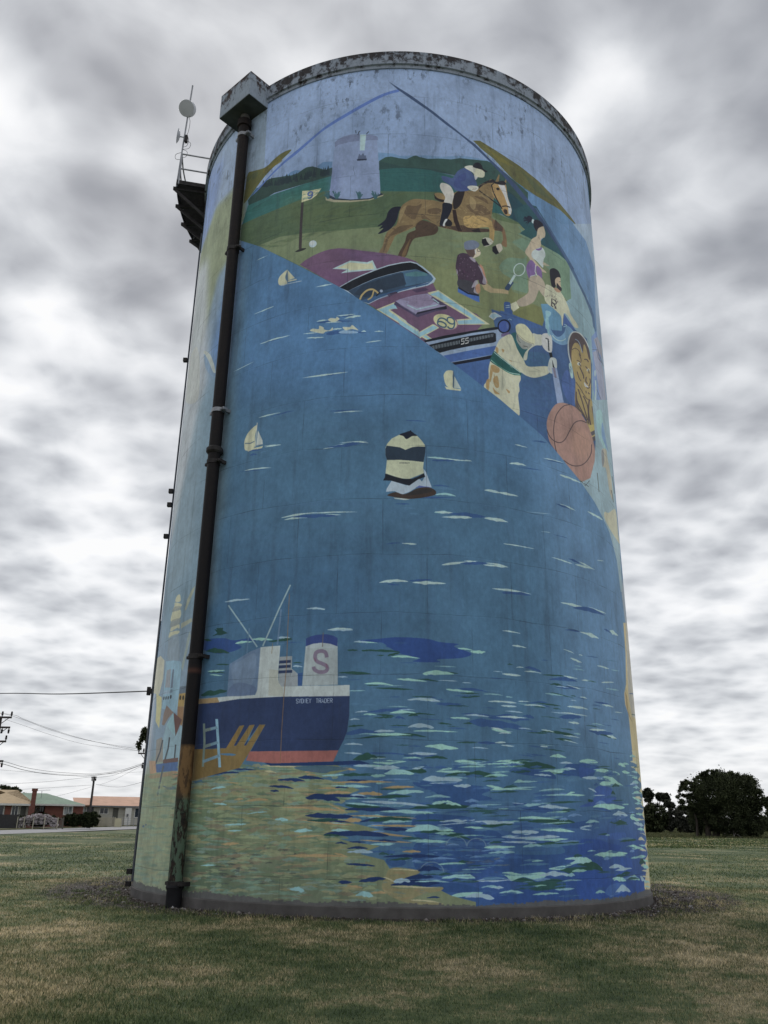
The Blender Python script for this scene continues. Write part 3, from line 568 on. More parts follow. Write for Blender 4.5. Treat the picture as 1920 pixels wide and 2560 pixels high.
Ln('975,825 1000,770 1060,715 1120,700 1160,715 1200,750', 22, (156, 134, 90), 1, True); Ln('1145,712 1120,790 1070,828', 18, (156, 134, 90), 1, True); Ln('1175,782 1220,735', 12, (20, 22, 30)); El(1236, 720, 19, 17, 0, (132, 142, 166))
S(1000, 620, 5.53)
P('165,585 340,545 400,580 230,620', (68, 52, 78)); P('-180,640 -60,600 -40,620 -150,680', (66, 54, 78), .8)
# bonnet stripe
P('400,640 380,620 530,583 1245,1058 800,1062 780,990 965,975', CY); P('420,640 530,600 1180,1045 810,1052 795,1008 1000,990 980,960 490,660 440,660', CB)
P('-470,420 -180,175 -60,160 0,230', CY, 0)
S(700, 580, 4.879); P('1175,945 1400,855 1490,950 1400,935 1345,950 2040,1430 2120,1390 2250,1290 2300,1320 2200,1410 2070,1490', CY); P('1205,950 1395,875 1450,935 1330,940 1325,965 2045,1440 2250,1310 2280,1330 2070,1470', CB)
S(1000, 620, 5.53); P('250,1160 450,1055 480,1060 545,1105 275,1250', CY); P('265,1175 465,1070 520,1105 270,1235', CB); P('100,1030 0,970 250,1130 270,1160 440,1060 460,1040 220,900 0,770 -60,800 -20,870 0,880', CA); P('0,960 250,1140 270,1235 0,1060 -60,960', CB); P('-60,930 0,965 255,1150 235,1150 -10,985', CY)
# scoop
P('-80,760 0,705 200,655 380,628 460,690 540,730 645,795 640,850 480,880 240,960 0,820 -80,790', (66, 56, 82)); P('-60,735 0,708 200,655 380,630 450,680 400,700 560,790 645,797 500,840 240,890 215,920 0,780', (132, 124, 152)); P('0,712 200,662 370,640 440,700 480,740 420,790 240,820 110,775 130,740', (122, 108, 134)); Ln('100,790 230,850 500,790 540,765 450,700', 15, (142, 162, 190)); Ln('0,785 215,915', 10, (90, 84, 110)); P('240,890 640,800 650,840 620,850 500,850 260,910 225,920', (30, 30, 42))
for i in range(40): El(rng.uniform(60, 420), rng.uniform(650, 790), rng.uniform(4, 14), rng.uniform(3, 8), 0, (104, 92, 118), .4)
El(628, 1022, 176, 98, 20, (150, 116, 130)); El(625, 1018, 168, 94, 20, (174, 168, 128))
text('6', 510, 1062, 118, 48, 34, -110, 19, (60, 84, 104)); text('9', 646, 1098, 100, 34, 10, -150, 19, (60, 84, 104))
# nose
P('1225,950 1260,900 1310,890 1410,950 1340,960 1300,1000', (168, 166, 160)); P('1240,945 1280,905 1340,915 1390,948 1320,960 1290,985', (130, 156, 182), .9)
P('335,1290 1000,1160 1300,1100 1370,1130 1420,1180 1440,1260 1420,1400 1250,1659 800,1659', (124, 138, 164)); P('330,1280 600,1215 1000,1145 1200,1110 1340,1092 1370,1120 1330,1130 1000,1175 600,1255 350,1305', CK)
P('400,1340 700,1270 1000,1210 1290,1168 1325,1185 1330,1290 1290,1310 1000,1350 700,1410 550,1450 480,1410', CK)
for i in range(41):
    x = 440+i*21.0
    if 830 < x < 955: continue
    y = 1380-(x-440)*.205; h = 56-i*.3; Ln([(x+6, y-h/2), (x, y+h/2)], 7, (138, 146, 156))
for k in (0, 1): x = 845+k*58; Ln([(x+46, 1252-10*k), (x+6, 1262-10*k), (x+4, 1292-10*k), (x+42, 1286-10*k), (x+38, 1322-10*k), (x-2, 1332-10*k)], 15, (176, 184, 194))
P('600,1490 1000,1410 1330,1350 1300,1470 700,1580', (62, 88, 144)); P('720,1585 1000,1535 1280,1480 1270,1530 1000,1580 750,1625', (18, 22, 36)); P('750,1625 1000,1580 1270,1530 1250,1659 800,1659', (58, 80, 128)); P('560,1450 1000,1360 1330,1310 1330,1350 1000,1408 590,1485', (128, 142, 166))
El(1440, 1085, 92, 98, 0, (18, 24, 42)); El(1438, 1085, 72, 78, 0, (62, 82, 144)); Q('1470,1030 1500,1080 1480,1120', (86, 104, 156), .8)
P('1400,1190 1500,1160 1540,1200 1400,1230', (96, 84, 120))

P('740,1620 1270,1530 1240,1700 1300,1800 1150,1950 800,1720', (58, 84, 132))
S(1000, 620, 5.53)
scumble('-200,300 400,420 500,480 800,620 1200,820 1340,1000 1300,1090 900,1150 320,1240 -100,900', 70, 80, 30, [(108, 80, 104), (84, 62, 86), (100, 76, 100)], .22, 30, 10) if False else None
# --- batsman
S(1200, 760, 4.608)
BW, BS, BG = (176, 170, 148), (150, 116, 72), (30, 78, 76)
Q('355,350 420,330 470,400 500,470 560,520 540,640 500,640 420,520 360,440', (38, 84, 90))
Q('600,345 660,350 720,365 720,470 640,480 560,540 540,640 500,640 520,560 600,460', (166, 164, 150))
Q('200,460 240,400 350,350 400,440 430,520 500,640 560,720 780,720 790,800 640,850 540,830 470,790 470,870 450,920 455,1000 440,1060 450,1290 300,1180 60,980 70,900 100,850 100,740 130,620 160,550', BW)
Q('165,545 230,600 340,690 460,780 475,815 380,815 240,740 120,660 130,610', BG); 
for t in ('160,555 240,620 350,705 465,790', '125,645 230,725 340,790 460,812'): Ln(t, 8, (150, 180, 168), 1, True)
Ln('130,640 240,735 350,800 470,822', 7, (30, 100, 84), 1, True)
for t in ('180,500 210,510 210,560 190,560', '250,520 280,530 265,560', '140,700 220,740 215,790 150,780', '110,830 130,700 150,760 120,900', '150,870 200,830 220,950 180,960', '75,880 110,870 100,990 70,960', '150,960 180,1000 230,1040 170,1030', '300,980 345,1010 330,1030', '330,640 375,665 350,660', '160,800 180,900 170,950'): Q(t, BS, .85)
for t in ('240,830 300,900 250,1000', '400,1060 410,1150 370,1250', '560,780 640,770 700,790', '300,420 350,480 360,540'): Q(t, (146, 144, 130), .5)
Q('430,340 520,420 600,460 570,510 500,520 450,470 420,410', (132, 132, 128)); Q('415,250 450,228 510,235 560,280 600,340 635,410 625,460 580,455 500,420 430,350 412,290', (186, 174, 140)); Ln('430,345 520,420 620,462', 8, (140, 134, 116), 1, True); Ln('500,485 540,490 550,500', 8, (70, 64, 64)); Ln('430,360 440,420 470,450', 8, (84, 88, 88))
Q('715,360 750,338 800,345 830,400 830,540 800,560 750,530 715,470', (172, 178, 184)); Ln('755,395 785,405 795,540', 12, (26, 30, 36)); 
for y in (430, 460, 490, 520): El(790, y, 7, 7, 0, (40, 44, 50))
P('795,560 828,560 860,735 830,730', (20, 24, 30)); Q('800,640 830,615 880,640 885,740 850,730 840,800 800,790 780,740', (166, 176, 190)); P('832,640 858,735 838,730', (20, 24, 30))
P('825,735 885,740 965,1135 890,1145', (128, 140, 172)); P('835,735 862,735 885,850 862,850', (112, 100, 116), .8); P('760,90 815,120 810,140 790,150 805,380 780,340 755,200', (122, 158, 188), .9)

scumble('200,460 240,400 350,350 400,440 430,520 500,640 560,720 540,830 470,790 300,700 170,560', 60, 36, 20, [(188, 182, 160), (160, 154, 134), (170, 166, 150)], .35, 50, 30)
scumble('110,700 240,760 380,830 470,830 450,920 455,1000 440,1060 450,1270 300,1150 90,940', 70, 36, 20, [(186, 180, 158), (156, 148, 126), (168, 166, 152)], .35, 70, 25)
# --- painted face, neck and collar
S(1200, 760, 4.608)
FO, FD = (148, 126, 82), (76, 62, 64)
Ln('1050,690 1020,560 1020,420 1050,345 1090,322 1150,340 1210,410 1250,500', 14, (168, 178, 188), 1, True)
Q('1100,900 1110,860 1280,1090 1330,1400 1260,1430 1200,1300 1100,1180', FO)
Q('1045,640 1030,520 1030,420 1060,345 1100,330 1150,350 1210,420 1250,520 1275,640 1280,800 1280,1000 1270,1100 1220,1080 1160,1000 1100,880 1080,800', FO)
Q('1045,640 1028,520 1030,420 1060,345 1100,330 1150,350 1210,420 1260,540 1270,640 1250,620 1220,500 1195,470 1185,570 1160,500 1120,450 1080,460 1055,540 1055,660', FD)
Ln('1095,405 1140,440 1180,560', 7, (128, 140, 158), 1, True)
for t, wv in (('1060,530 1095,510 1140,540 1160,600', 8), ('1115,650 1140,660 1165,720 1150,700 1120,690', 9), ('1200,640 1230,640 1250,670', 12), ('1215,720 1240,750 1260,800', 12), ('1120,780 1140,850 1165,890', 10), ('1150,730 1190,820 1195,860', 14), ('1225,840 1220,890 1240,920', 14), ('1215,930 1240,970 1265,960', 12), ('1265,860 1272,900 1255,950', 12), ('1220,1000 1225,1030', 10), ('1245,1020 1262,1040', 12), ('1105,900 1160,980 1220,1080 1270,1110', 8),
           ('1140,570 1165,640 1160,680', 9), ('1130,980 1180,1130 1240,1340', 13), ('1110,1010 1120,1120 1220,1320', 13), ('1190,1060 1240,1180 1250,1380', 12), ('1260,1100 1250,1240 1275,1400', 16), ('1290,1180 1310,1300 1330,1380', 9)): Ln(t, wv, FD, .95, True)
El(1140, 690, 20, 18, 50, (186, 180, 160)); El(1145, 692, 9, 10, 0, (44, 40, 48)); El(1245, 760, 14, 18, 50, (180, 174, 156)); El(1247, 762, 7, 9, 0, (44, 40, 48)); Q('1200,900 1225,930 1250,960 1210,950', (186, 190, 196))
P('1095,1140 1250,1390 1230,1330 1130,1180', FD); P('1100,930 1098,1190 1160,1250 1110,1100', (70, 58, 62), .8)
Q('1025,690 1050,680 1060,720 1075,840 1050,850 1030,760', (146, 168, 188)); Ln('1040,720 1050,740 1050,800 1035,750', 7, (70, 84, 110)); P('1250,1400 1330,1380 1345,1450 1275,1490', (170, 150, 90)); P('1270,1480 1345,1440 1385,1520 1300,1590', (82, 76, 82)); Ln('1290,1530 1365,1485', 16, (166, 146, 96))
# basketball
Q('770,1420 775,1330 810,1240 870,1160 940,1138 1020,1155 1110,1200 1200,1320 1260,1440 1310,1600 1330,1740 1320,1880 1290,1980 1240,2035 1150,2030 1000,1850 880,1700 800,1580', (150, 114, 106))
soft('1060,1420 1250,1440 1310,1700 1200,1800 1050,1700', (162, 122, 106), .6, .15); soft('1150,1850 1300,1850 1250,2030 1150,2030', (146, 108, 98), .5, .1)
for t in ('1035,1160 960,1180 880,1280 850,1420 855,1560 870,1660 890,1730', '770,1445 800,1520 850,1575 920,1598 980,1560 1040,1450 1090,1370 1160,1345 1230,1370', '1285,1620 1280,1720 1230,1810 1160,1860 1060,1860 960,1800'): Ln(t, 9, (70, 58, 62), 1, True)
S(1400, 560, 4.608)
P('360,1300 420,1230 470,1500 520,2212 460,2212 380,1900 375,1500', (104, 122, 168), .8)
P('380,1480 430,1450 500,1700 545,2200 490,2212 440,1850', (148, 142, 158), .8); P('390,1330 430,1300 480,1420 490,1560 430,1460', (146, 136, 142), .8)
for t in ('370,1450 430,1445 460,1580', '410,1330 450,1500 500,1640', '420,1450 440,1550 480,1600', '420,1900 480,2040 520,2090'): Ln(t, 5, (70, 68, 84), .8)
Ln('410,1800 415,1900 410,2030', 14, (168, 178, 196), .8); El(405, 1720, 12, 40, 0, (156, 166, 192), .8)
S(1400, 1000, 4.608)
P('370,0 545,0 600,700 650,1300 690,1700 720,2212 640,2212 600,1700 560,1520 500,1370 400,1180 240,950 350,900 400,700 410,480', (134, 152, 162)); Q('430,120 480,130 500,300 540,560 510,560 440,400 415,200', (138, 166, 184)); Q('490,260 540,520 560,600 520,520 480,400', (98, 124, 164), .7)
Q('480,580 530,570 545,660 590,900 610,1150 570,1050 530,800 490,760', (162, 152, 136)); Q('480,600 500,580 510,700 490,770', (112, 112, 120), .8); Q('515,1290 560,1300 640,1270 670,1550 690,1660 620,1560 560,1460 510,1350', (176, 166, 142), .9)
for t in ('590,1040 605,1100 615,1180', '600,880 620,1000 625,1080', '430,840 450,1060', '250,940 290,990 340,930', '280,960 330,1000'): Ln(t, 7, (54, 56, 62), .8)
# the last sails at the right edge of the sea
S(1450, 1440, 4.608)
P('500,540 545,540 600,1100 690,2212 610,2150 600,2000 560,1600 520,1480 510,1350 530,1250 525,900', (176, 156, 116)); P('495,0 545,560 600,1100 640,1650 600,1620 560,1400 540,1000 525,560 480,200', (160, 156, 158), .7)
Q('520,1340 545,1400 560,1560 600,1680 560,1600 530,1480', (142, 116, 78), .7)
S(1450, 1880, 5.53)
P('712,-20 760,60 740,120 790,180 760,250 830,330 800,380 850,450 820,540 870,600 840,720 890,780 850,860 900,960 880,1080 925,1200 890,1290 935,1400 900,1480 920,1620 900,1760 880,1830 900,1900 890,1960 1000,1960 830,-20', (174, 160, 124))
for i in range(26):
    y = 60+i*72; x = 700+y*.105; dab(x-20, y, x+60+rng.uniform(0, 40), y+14, rng.uniform(30, 60), [PAL['m'], (180, 150, 110), PAL['t'], (176, 168, 140)][rng.integers(4)], .9)

# --- the sea below the diagonal, repainted where figures are cut off by it
S(0, 0, 1)
x0_, x1_, y0_, y1_, cv_ = cover(wall(dens(pts('540,540 599,601 651,617 750,666 851,719 960,787 1049,846 1145,918 1248,997 1352,1086 1391,1129 1417,1161.5 1450,1202 1487,1256 1508,1297 1524,1332 1542,1400 1552,1480 1560,1600 500,1600 520,1200 560,700'))))
img[y0_:y1_, x0_:x1_] = img[y0_:y1_, x0_:x1_]*(1-cv_[..., None])+sea[y0_:y1_, x0_:x1_]*cv_[..., None]
# spinnaker boat
S(900, 1050, 6.9125)
D('780,10,1150,30,30', 'b'); D('1160,640,1659,690,40', 't'); D('1240,700,1500,700,40', 'b'); D('1240,1140,1560,1160,40', 'b'); D('1240,1180,1659,1210,40', 's'); D('1300,1290,1659,1320,50', 't'); D('800,1340,1659,1345,45', 'b'); D('600,1450,860,1455,30', 'b'); D('700,1520,970,1535,30', 's'); D('860,1620,1040,1630,30', 's'); D('1280,1600,1659,1630,50', 't')
P('1095,840 1140,900 1240,1165 1020,1150 1120,980', (144, 154, 172)); P('545,1050 800,1130 1020,1010 1075,1070 1060,1110 940,1190 860,1240 740,1285 680,1270 600,1230 450,1240 460,1190', (146, 156, 172)); P('960,1170 1025,1135 1240,1165', (72, 84, 140))
P('690,250 870,190 985,270 1060,350 1120,430 1130,520 1105,700 1090,830 1105,920 850,1020 700,1010 440,925 465,690 440,600 440,480 470,410 550,320', (164, 164, 140))
Q('680,252 780,215 870,190 930,230 990,272 900,280 805,330 750,280', (20, 26, 40)); P('865,180 885,180 880,205 862,205', (16, 20, 30))
P('460,445 560,455 690,475 785,518 900,472 1000,458 1133,462 1128,560 1098,728 900,705 700,690 465,692 440,600 440,500', (34, 46, 62)); P('438,925 600,980 760,1020 900,1018 1000,980 1105,920 1127,982 1000,1030 850,1135 700,1095 540,1050 400,1045 430,990', (22, 26, 36))
Q('470,1300 610,1248 740,1285 860,1250 1000,1180 1180,1165 1290,1210 1315,1260 1280,1300 1100,1340 860,1365 700,1350 580,1330', (56, 44, 40)); Q('900,1240 1050,1200 1200,1190 1230,1240 1000,1290 800,1300', (40, 38, 40), .8); P('580,1340 700,1350 870,1370 780,1385 600,1362', (150, 158, 158))
text('MHSSCH', 682, 756, 22, 0, 2, -26, 5, (60, 60, 62))
# --- small sails
S(560, 620, 3.95)
SAIL, SG = (168, 164, 140), (78, 96, 112)
Q('545,365 535,320 560,270 628,215 605,290 625,345 590,370', SAIL); P('628,218 700,298 628,322', SAIL); P('625,325 720,305 712,318 625,338', SAIL); P('628,216 605,280 628,342 636,320', SG, .8); Ln('560,372 640,352 765,326', 6, (150, 160, 170))
Q('215,2000 200,1940 210,1880 250,1810 325,1750 308,1850 300,1970', SAIL); P('335,1800 380,1900 383,1940 315,1960', (158, 160, 158)); P('222,1995 300,1975 385,1955 375,1975 240,2012', SAIL); Ln('328,1725 318,1850 308,1965', 6, (170, 168, 160)); Ln('205,1930 260,1930 300,1910', 9, SG); Ln('315,1955 380,1940', 6, SG)
D('240,2010,390,1990,24', 'b'); D('255,2050,325,2040,22', 'b'); D('400,1970,565,1943,20', 'w'); D('340,2030,440,2000,18', 's')
S(1200, 760, 4.608)
S(1060, 880, 4.608)
Q('230,300 228,260 265,215 335,220 330,280 335,415 270,400 240,350', (170, 166, 140)); P('345,270 430,425 345,415', (150, 156, 152)); P('238,395 270,405 430,432 420,450 260,430', SAIL); P('335,218 350,270 345,415 330,400', (60, 78, 96))
# swimmers
S(700, 580, 4.879)
D('440,1110,900,1090,38 560,1250,1060,1230,60 700,1040,920,1005,34', 'b'); D('445,1095,590,1075,22 690,1025,925,1002,20 320,1295,540,1285,26 280,1245,480,1225,14 780,1060,990,1025,30 640,1190,760,1180,24 550,1110,760,1100,18 990,1220,1050,1215,26', 'w'); D('560,1240,760,1220,40', 'b')
for t in ('585,1075 620,1050 680,1055 690,1035 725,1060 690,1090 640,1100', '365,1205 400,1180 470,1185 480,1145 530,1165 540,1190 600,1200 640,1165 640,1200 560,1215 520,1240 420,1220', '765,1160 850,1160 880,1135 920,1165 955,1200 880,1185 800,1200'): Q(t, (168, 166, 148))
for t in ('715,1225 740,1210 800,1200 940,1215 930,1235 760,1240',): Q(t, PAL['w'], .7)
# --- scattered ripples on the open sea
S(560, 620, 3.95)
D('900,388,1078,355,16 320,124,435,72,8 295,656,495,575,10 352,950,655,862,16 90,1225,300,1120,8 770,1285,1228,1225,16 340,1678,560,1625,16 1070,1630,1375,1610,12 975,1990,1200,1930,16 1140,1925,1420,1910,14 1395,935,1560,915,14 780,850,860,845,8 1480,828,1580,825,16 200,2200,470,2170,16', 'w')
D('450,1672,695,1605,18 1040,1612,1330,1598,16 1180,1950,1430,1925,40 420,930,560,895,10 1000,1262,1120,1250,14 140,2212,420,2185,14', 'b')
S(660, 1100, 2.592)
D('110,505,350,470,18 300,475,605,466,14 130,518,295,500,18 340,495,500,485,14 885,668,990,675,16 1150,810,1385,785,22 1420,808,1585,825,18 745,925,935,918,30 960,925,1180,930,22 1105,465,1260,480,16 1150,500,1350,505,28 1430,508,1585,533,14 1050,112,1350,138,12 1425,325,1645,365,16 1475,962,1659,985,14 1550,672,1659,690,10 275,1095,395,1100,14 410,1230,575,1225,16 0,40,105,32,12 380,58,530,35,12 570,12,680,20,10', 'w')
D('180,500,480,492,26 940,912,1090,905,16 800,935,880,940,12 1190,480,1440,500,26 1270,800,1440,798,26 1100,130,1240,135,18 790,675,900,668,8 1540,990,1659,1000,20 400,50,620,28,20 0,1290,0,1290,2', 'b')
S(1160, 1100, 4.1475)
D('0,212,85,222,14 210,520,360,535,14 350,540,565,585,22 525,45,660,80,14 470,245,650,270,34 810,185,1040,240,14 990,360,1220,450,26 990,660,1160,735,20 1280,740,1440,830,26 210,810,455,852,28 415,1075,735,1130,18 905,1215,1125,1285,18 1150,1290,1360,1345,28 1190,1260,1330,1330,20 290,1540,700,1600,24 1000,1685,1250,1740,36 1290,1730,1475,1800,20 400,1975,590,2005,12 1200,1990,1400,2060,50 230,1275,460,1320,28 0,1250,135,1265,16 800,950,900,960,8 640,745,915,770,5 1380,1245,1450,1255,10 1510,1980,1600,2030,40', 'w')
D('700,10,860,30,18 560,285,810,315,16 850,205,1030,245,14 950,660,1100,715,26 60,800,215,800,34 0,1290,240,1290,40 1080,1230,1200,1280,30 400,1590,690,1610,34 1130,1740,1460,1820,50 1040,1970,1200,1990,20 920,980,1080,1020,8 0,770,200,790,20 1450,1960,1520,2000,26', 'b')
# --- waves, middle band
S(860, 1540, 3.77)
Q('130,240 330,215 520,200 780,215 900,245 1080,265 1040,290 1200,355 1110,395 880,410 900,435 650,430 700,400 520,350 400,290', (40, 66, 122)); Q('110,235 250,250 350,250 400,285 320,320 200,300', (60, 93, 126))
D('30,322,130,322,16 170,322,530,335,26 410,375,530,345,26 310,370,380,370,18 0,538,260,545,28 890,525,1080,542,18 690,595,895,618,22 210,655,330,655,16 270,678,660,695,22 1090,730,1280,735,20 1090,765,1285,755,20 960,848,1180,852,18 310,930,480,945,28 540,925,870,932,24 320,965,460,955,18 600,945,700,940,24 420,1035,620,1038,16 880,1010,1020,1025,22 1120,1015,1300,1020,30 40,1040,190,1030,34 120,1155,560,1125,26 400,1120,780,1140,34 1060,1195,1260,1195,26 560,1310,660,1320,16 750,1340,980,1345,30 1160,1355,1370,1360,12 80,1355,400,1330,50 510,1465,780,1470,50 1510,1410,1659,1420,50 0,1500,300,1500,20', 'g')
D('210,910,620,880,50 480,960,580,975,30 860,830,1110,830,34 1050,690,1360,715,36 1100,920,1440,940,34 0,1110,320,1100,80 1180,995,1659,1040,120 1260,1195,1440,1200,34 160,1295,620,1310,26 560,1360,740,1365,26 1230,1390,1370,1390,36 560,1320,900,1325,26 0,1400,200,1400,60', 'b')
D('85,245,320,255,24 440,385,720,400,30 1070,305,1220,325,20 1190,335,1335,340,34 740,545,1040,548,50 495,595,790,620,26 190,640,470,655,28 960,690,1230,718,24 1000,960,1190,970,30 430,915,680,915,34 180,930,310,935,20 650,1085,1080,1095,28 230,1115,640,1120,36 760,1230,1080,1250,48 270,1380,590,1370,44 550,1340,735,1345,20 1040,1365,1250,1380,36 1395,1385,1659,1385,30 380,1490,660,1490,36 860,1465,1190,1470,34 900,1445,1035,1435,18 1390,1070,1580,1105,34 100,1420,380,1415,30', 'm')
D('595,790,910,805,30 100,910,230,900,18 1125,935,1370,950,20 1410,950,1659,955,28 1355,805,1630,820,22 1480,845,1630,855,24 600,1050,850,1055,50 280,1090,480,1085,24 600,1300,880,1300,24 1420,1195,1530,1195,16 1480,1215,1615,1228,10 0,1210,180,1215,22 0,1290,170,1300,20 1490,140,1659,165,12 1580,280,1659,295,12 1490,545,1659,560,26 0,130,85,135,14 640,1440,780,1440,22 280,1440,520,1430,34 50,980,150,975,22', 'l')
S(1220, 1540, 4.1475)
D('380,535,550,580,36 630,660,930,680,50 700,740,950,755,40 420,905,620,900,36 570,930,640,945,18 1100,890,1260,915,26 360,1040,480,1060,40 0,1050,440,1080,70 0,1150,400,1180,90 730,1050,970,1050,56 1040,1190,1300,1220,56 250,1610,560,1640,70 860,1570,1140,1580,80 700,1640,1000,1620,60', 'b')
D('560,610,800,625,18 640,790,900,855,12 480,895,760,935,20 400,1210,620,1220,22 540,1200,900,1240,34 690,1275,880,1290,26 1160,1230,1330,1280,26 190,1560,700,1580,80 640,710,760,715,26', 'g')
D('150,150,340,182,14 250,305,400,332,20 290,535,375,535,12 370,575,560,595,18 145,600,345,620,24 780,620,930,650,24 965,665,1095,680,24 810,710,965,760,18 1175,690,1310,690,26 780,345,895,390,18 850,435,975,485,24 1130,515,1260,550,18 940,405,980,412,12 950,840,1030,858,22 0,885,290,905,24 130,930,290,945,20 310,885,430,888,12 370,925,600,940,18 1180,920,1305,945,26 820,940,1040,970,24 1310,995,1400,1005,14 750,1000,1040,1040,16 80,1045,400,1060,32 830,1100,950,1115,26 1050,1180,1230,1185,26 1230,1235,1335,1270,34 30,1160,170,1190,26 110,1215,240,1220,16 780,1240,960,1265,16 770,1285,940,1325,14 550,1180,690,1205,18 70,1315,185,1310,18 130,1340,280,1355,10 540,1350,625,1358,20', 'w')
D('640,1460,810,1470,36 45,1525,360,1525,40 945,1505,1140,1520,38 510,1610,800,1612,44 1085,1595,1250,1605,42 1280,1630,1370,1640,40 1390,1615,1460,1625,30 1350,1540,1425,1570,34', 'm'); D('740,1525,880,1530,20 790,1580,915,1585,24 470,1640,640,1645,26', 'l')
for i in range(150):   # small marks between the traced ones
    S(0, 0, 1); x = rng.uniform(560, 1590); y = 1590+360*rng.uniform(0, 1)**.8
    if x < 880 and y > 1610: continue
    wd = rng.uniform(8, 30)*(1 if x < 1400 else .6); sl = (x-960)*.00028; dab(x-wd, y-wd*sl, x+wd, y+wd*sl, rng.uniform(2, 5), PAL['gbtwbs'[rng.integers(6)]], .75)
# --- waves, bottom band
DEEP = (41, 70, 116)
S(1040, 1880, 3.77)
for t in ('0,270 300,300 600,320 700,360 620,400 720,440 560,470 600,500 300,500 180,380 0,320', '0,600 400,600 560,640 820,790 820,860 300,830 0,800', '930,480 1150,500 1300,560 1150,570 960,520', '1040,160 900,190 1200,240 1320,250 1250,180', '1450,110 1659,150 1659,230 1450,220 1380,180', '1340,700 1659,640 1659,700 1500,720', '1540,840 1659,830 1659,960 1400,970 1340,900', '820,1010 1100,950 1370,960 1400,1060 1100,1120 740,1120', '1380,1180 1659,1230 1659,1400 1000,1420 740,1420 800,1360 1000,1280', '0,1220 400,1240 640,1300 600,1320 200,1320 0,1290', '0,860 300,900 640,880 820,920 640,1120 240,1160 0,1100'): Q(t, DEEP, .92)
Q('760,1330 1200,1280 1380,1180 1600,1180 1659,1400 760,1420', (40, 68, 122), .8); Q('800,560 1000,600 940,740 800,720', (64, 98, 132), .7); Q('840,900 1100,870 1350,880 1370,960 900,960', (54, 88, 122), .8)
D('90,60,300,62,30 0,190,100,185,50 480,70,690,80,12 840,130,1320,150,70 270,222,770,235,60 0,530,660,540,60 610,695,920,680,60 1050,655,1500,665,60 1210,855,1590,850,44 1350,1110,1659,1100,80 1240,570,1460,560,18 1620,450,1659,480,50 40,760,360,760,40 300,790,520,830,40 400,1035,500,1030,36', 'g')
Q('900,1215 1000,1185 1080,1200 1150,1225 1250,1195 1380,1210 1400,1280 1200,1290 980,1285 1060,1240', (38, 72, 70)); Q('1360,1120 1460,1090 1560,1050 1659,1100 1659,1125 1500,1130', (38, 72, 66))
D('360,90,570,100,40 190,185,510,188,26 200,180,360,155,18 720,100,1010,105,36 1160,185,1400,185,30 1260,45,1420,52,24 1540,90,1659,92,34 580,345,850,350,26 660,315,830,350,26 700,360,1100,355,20 1300,405,1600,408,20 1420,400,1500,380,20 150,490,340,470,34 280,490,430,510,30 0,575,170,578,30 0,515,80,515,18 955,625,1330,635,36 1170,735,1500,755,44 450,710,740,730,32 1130,830,1440,820,30 640,900,940,895,46 0,745,360,740,70', 'm')
Q('810,1140 900,1130 1000,1150 1160,1130 1240,1150 1200,1190 1150,1215 1080,1195 1000,1180 900,1215 860,1180', PAL['m']); Q('1400,1010 1480,990 1600,995 1640,1030 1659,1090 1560,1050 1480,1060 1370,1110 1250,1100 1400,1065 1500,1020', (134, 176, 170)); Q('310,1370 400,1330 600,1320 620,1335 480,1360 320,1375', PAL['m']); D('780,1330,1020,1330,34 80,1225,320,1228,30 240,1190,560,1190,50 420,1170,560,1190,60', 't')
D('0,20,200,18,30 60,262,440,265,70 120,295,400,290,26 350,315,520,318,34 360,150,360,150,4 900,480,1020,490,10 1150,515,1490,540,34 1220,500,1320,530,30 1350,105,1480,110,18 1400,150,1510,165,24 1110,215,1280,225,26 1560,240,1659,255,30 220,655,560,640,40 190,690,560,660,20 500,665,930,668,44 900,755,1160,755,44 800,800,1360,800,44 800,845,1140,855,40 1540,710,1659,700,14 540,1220,910,1205,70 1160,1165,1450,1160,54 700,1275,830,1280,30 460,1370,720,1365,50 600,1350,740,1380,50', 'l')
for i in range(110):
    x, y = rng.uniform(0, 840), rng.uniform(800, 1180); wd = rng.uniform(20, 80); dab(x-wd, y, x+wd, y+rng.uniform(-8, 8), rng.uniform(8, 26), [(58, 88, 138), (94, 124, 160), (60, 70, 90), (50, 70, 120), (96, 98, 92), (84, 118, 150)][rng.integers(6)], .5)
for cx, cy, r_ in ((380, 880, 95), (570, 890, 90), (150, 1130, 110)): Ln([(cx+r_*math.cos(a), cy-r_*.85*math.sin(a)) for a in np.linspace(0, math.pi, 12)], 10, (112, 130, 146), .6)
S(1450, 1880, 5.53)
Q('0,180 160,175 260,200 220,260 100,320 0,350', (46, 74, 130)); Q('230,480 430,500 420,600 250,640 480,620 440,700 0,760 180,660', (52, 80, 138)); Q('0,1220 240,1210 400,1260 560,1300 500,1380 300,1340 200,1370 0,1420', (40, 68, 128)); Q('240,1180 440,1120 620,1120 600,1200 300,1210', (54, 82, 138)); Q('560,1470 700,1480 720,1620 620,1700 500,1690 560,1600', (46, 76, 138)); Q('0,1680 300,1640 500,1700 620,1800 860,1760 890,1880 880,1960 480,2000 0,2030', (42, 72, 134)); Q('350,1950 420,1840 600,1810 640,1900 460,1990', (62, 94, 148), .8)
D('0,120,250,145,46 180,245,400,262,50 430,290,550,320,52 580,270,690,290,44 530,160,630,205,44 270,440,600,470,90 300,350,540,430,80 720,620,850,690,50 180,760,620,770,90 690,900,830,950,80 640,1310,880,1340,90 170,1440,660,1400,90 0,1480,170,1520,80 60,1560,310,1600,60 450,1750,640,1780,110 670,1745,830,1770,80 860,1580,950,1600,60', 'm')
D('40,360,320,375,44 110,500,230,560,40 180,600,350,600,26 450,870,660,880,80 500,920,640,900,50 400,1600,620,1600,70 480,1640,720,1610,60 490,1940,700,1930,110 0,1060,180,1010,26 0,1060,160,1080,24 740,980,880,1020,70 690,450,800,480,70 830,1720,900,1780,80', 'l')
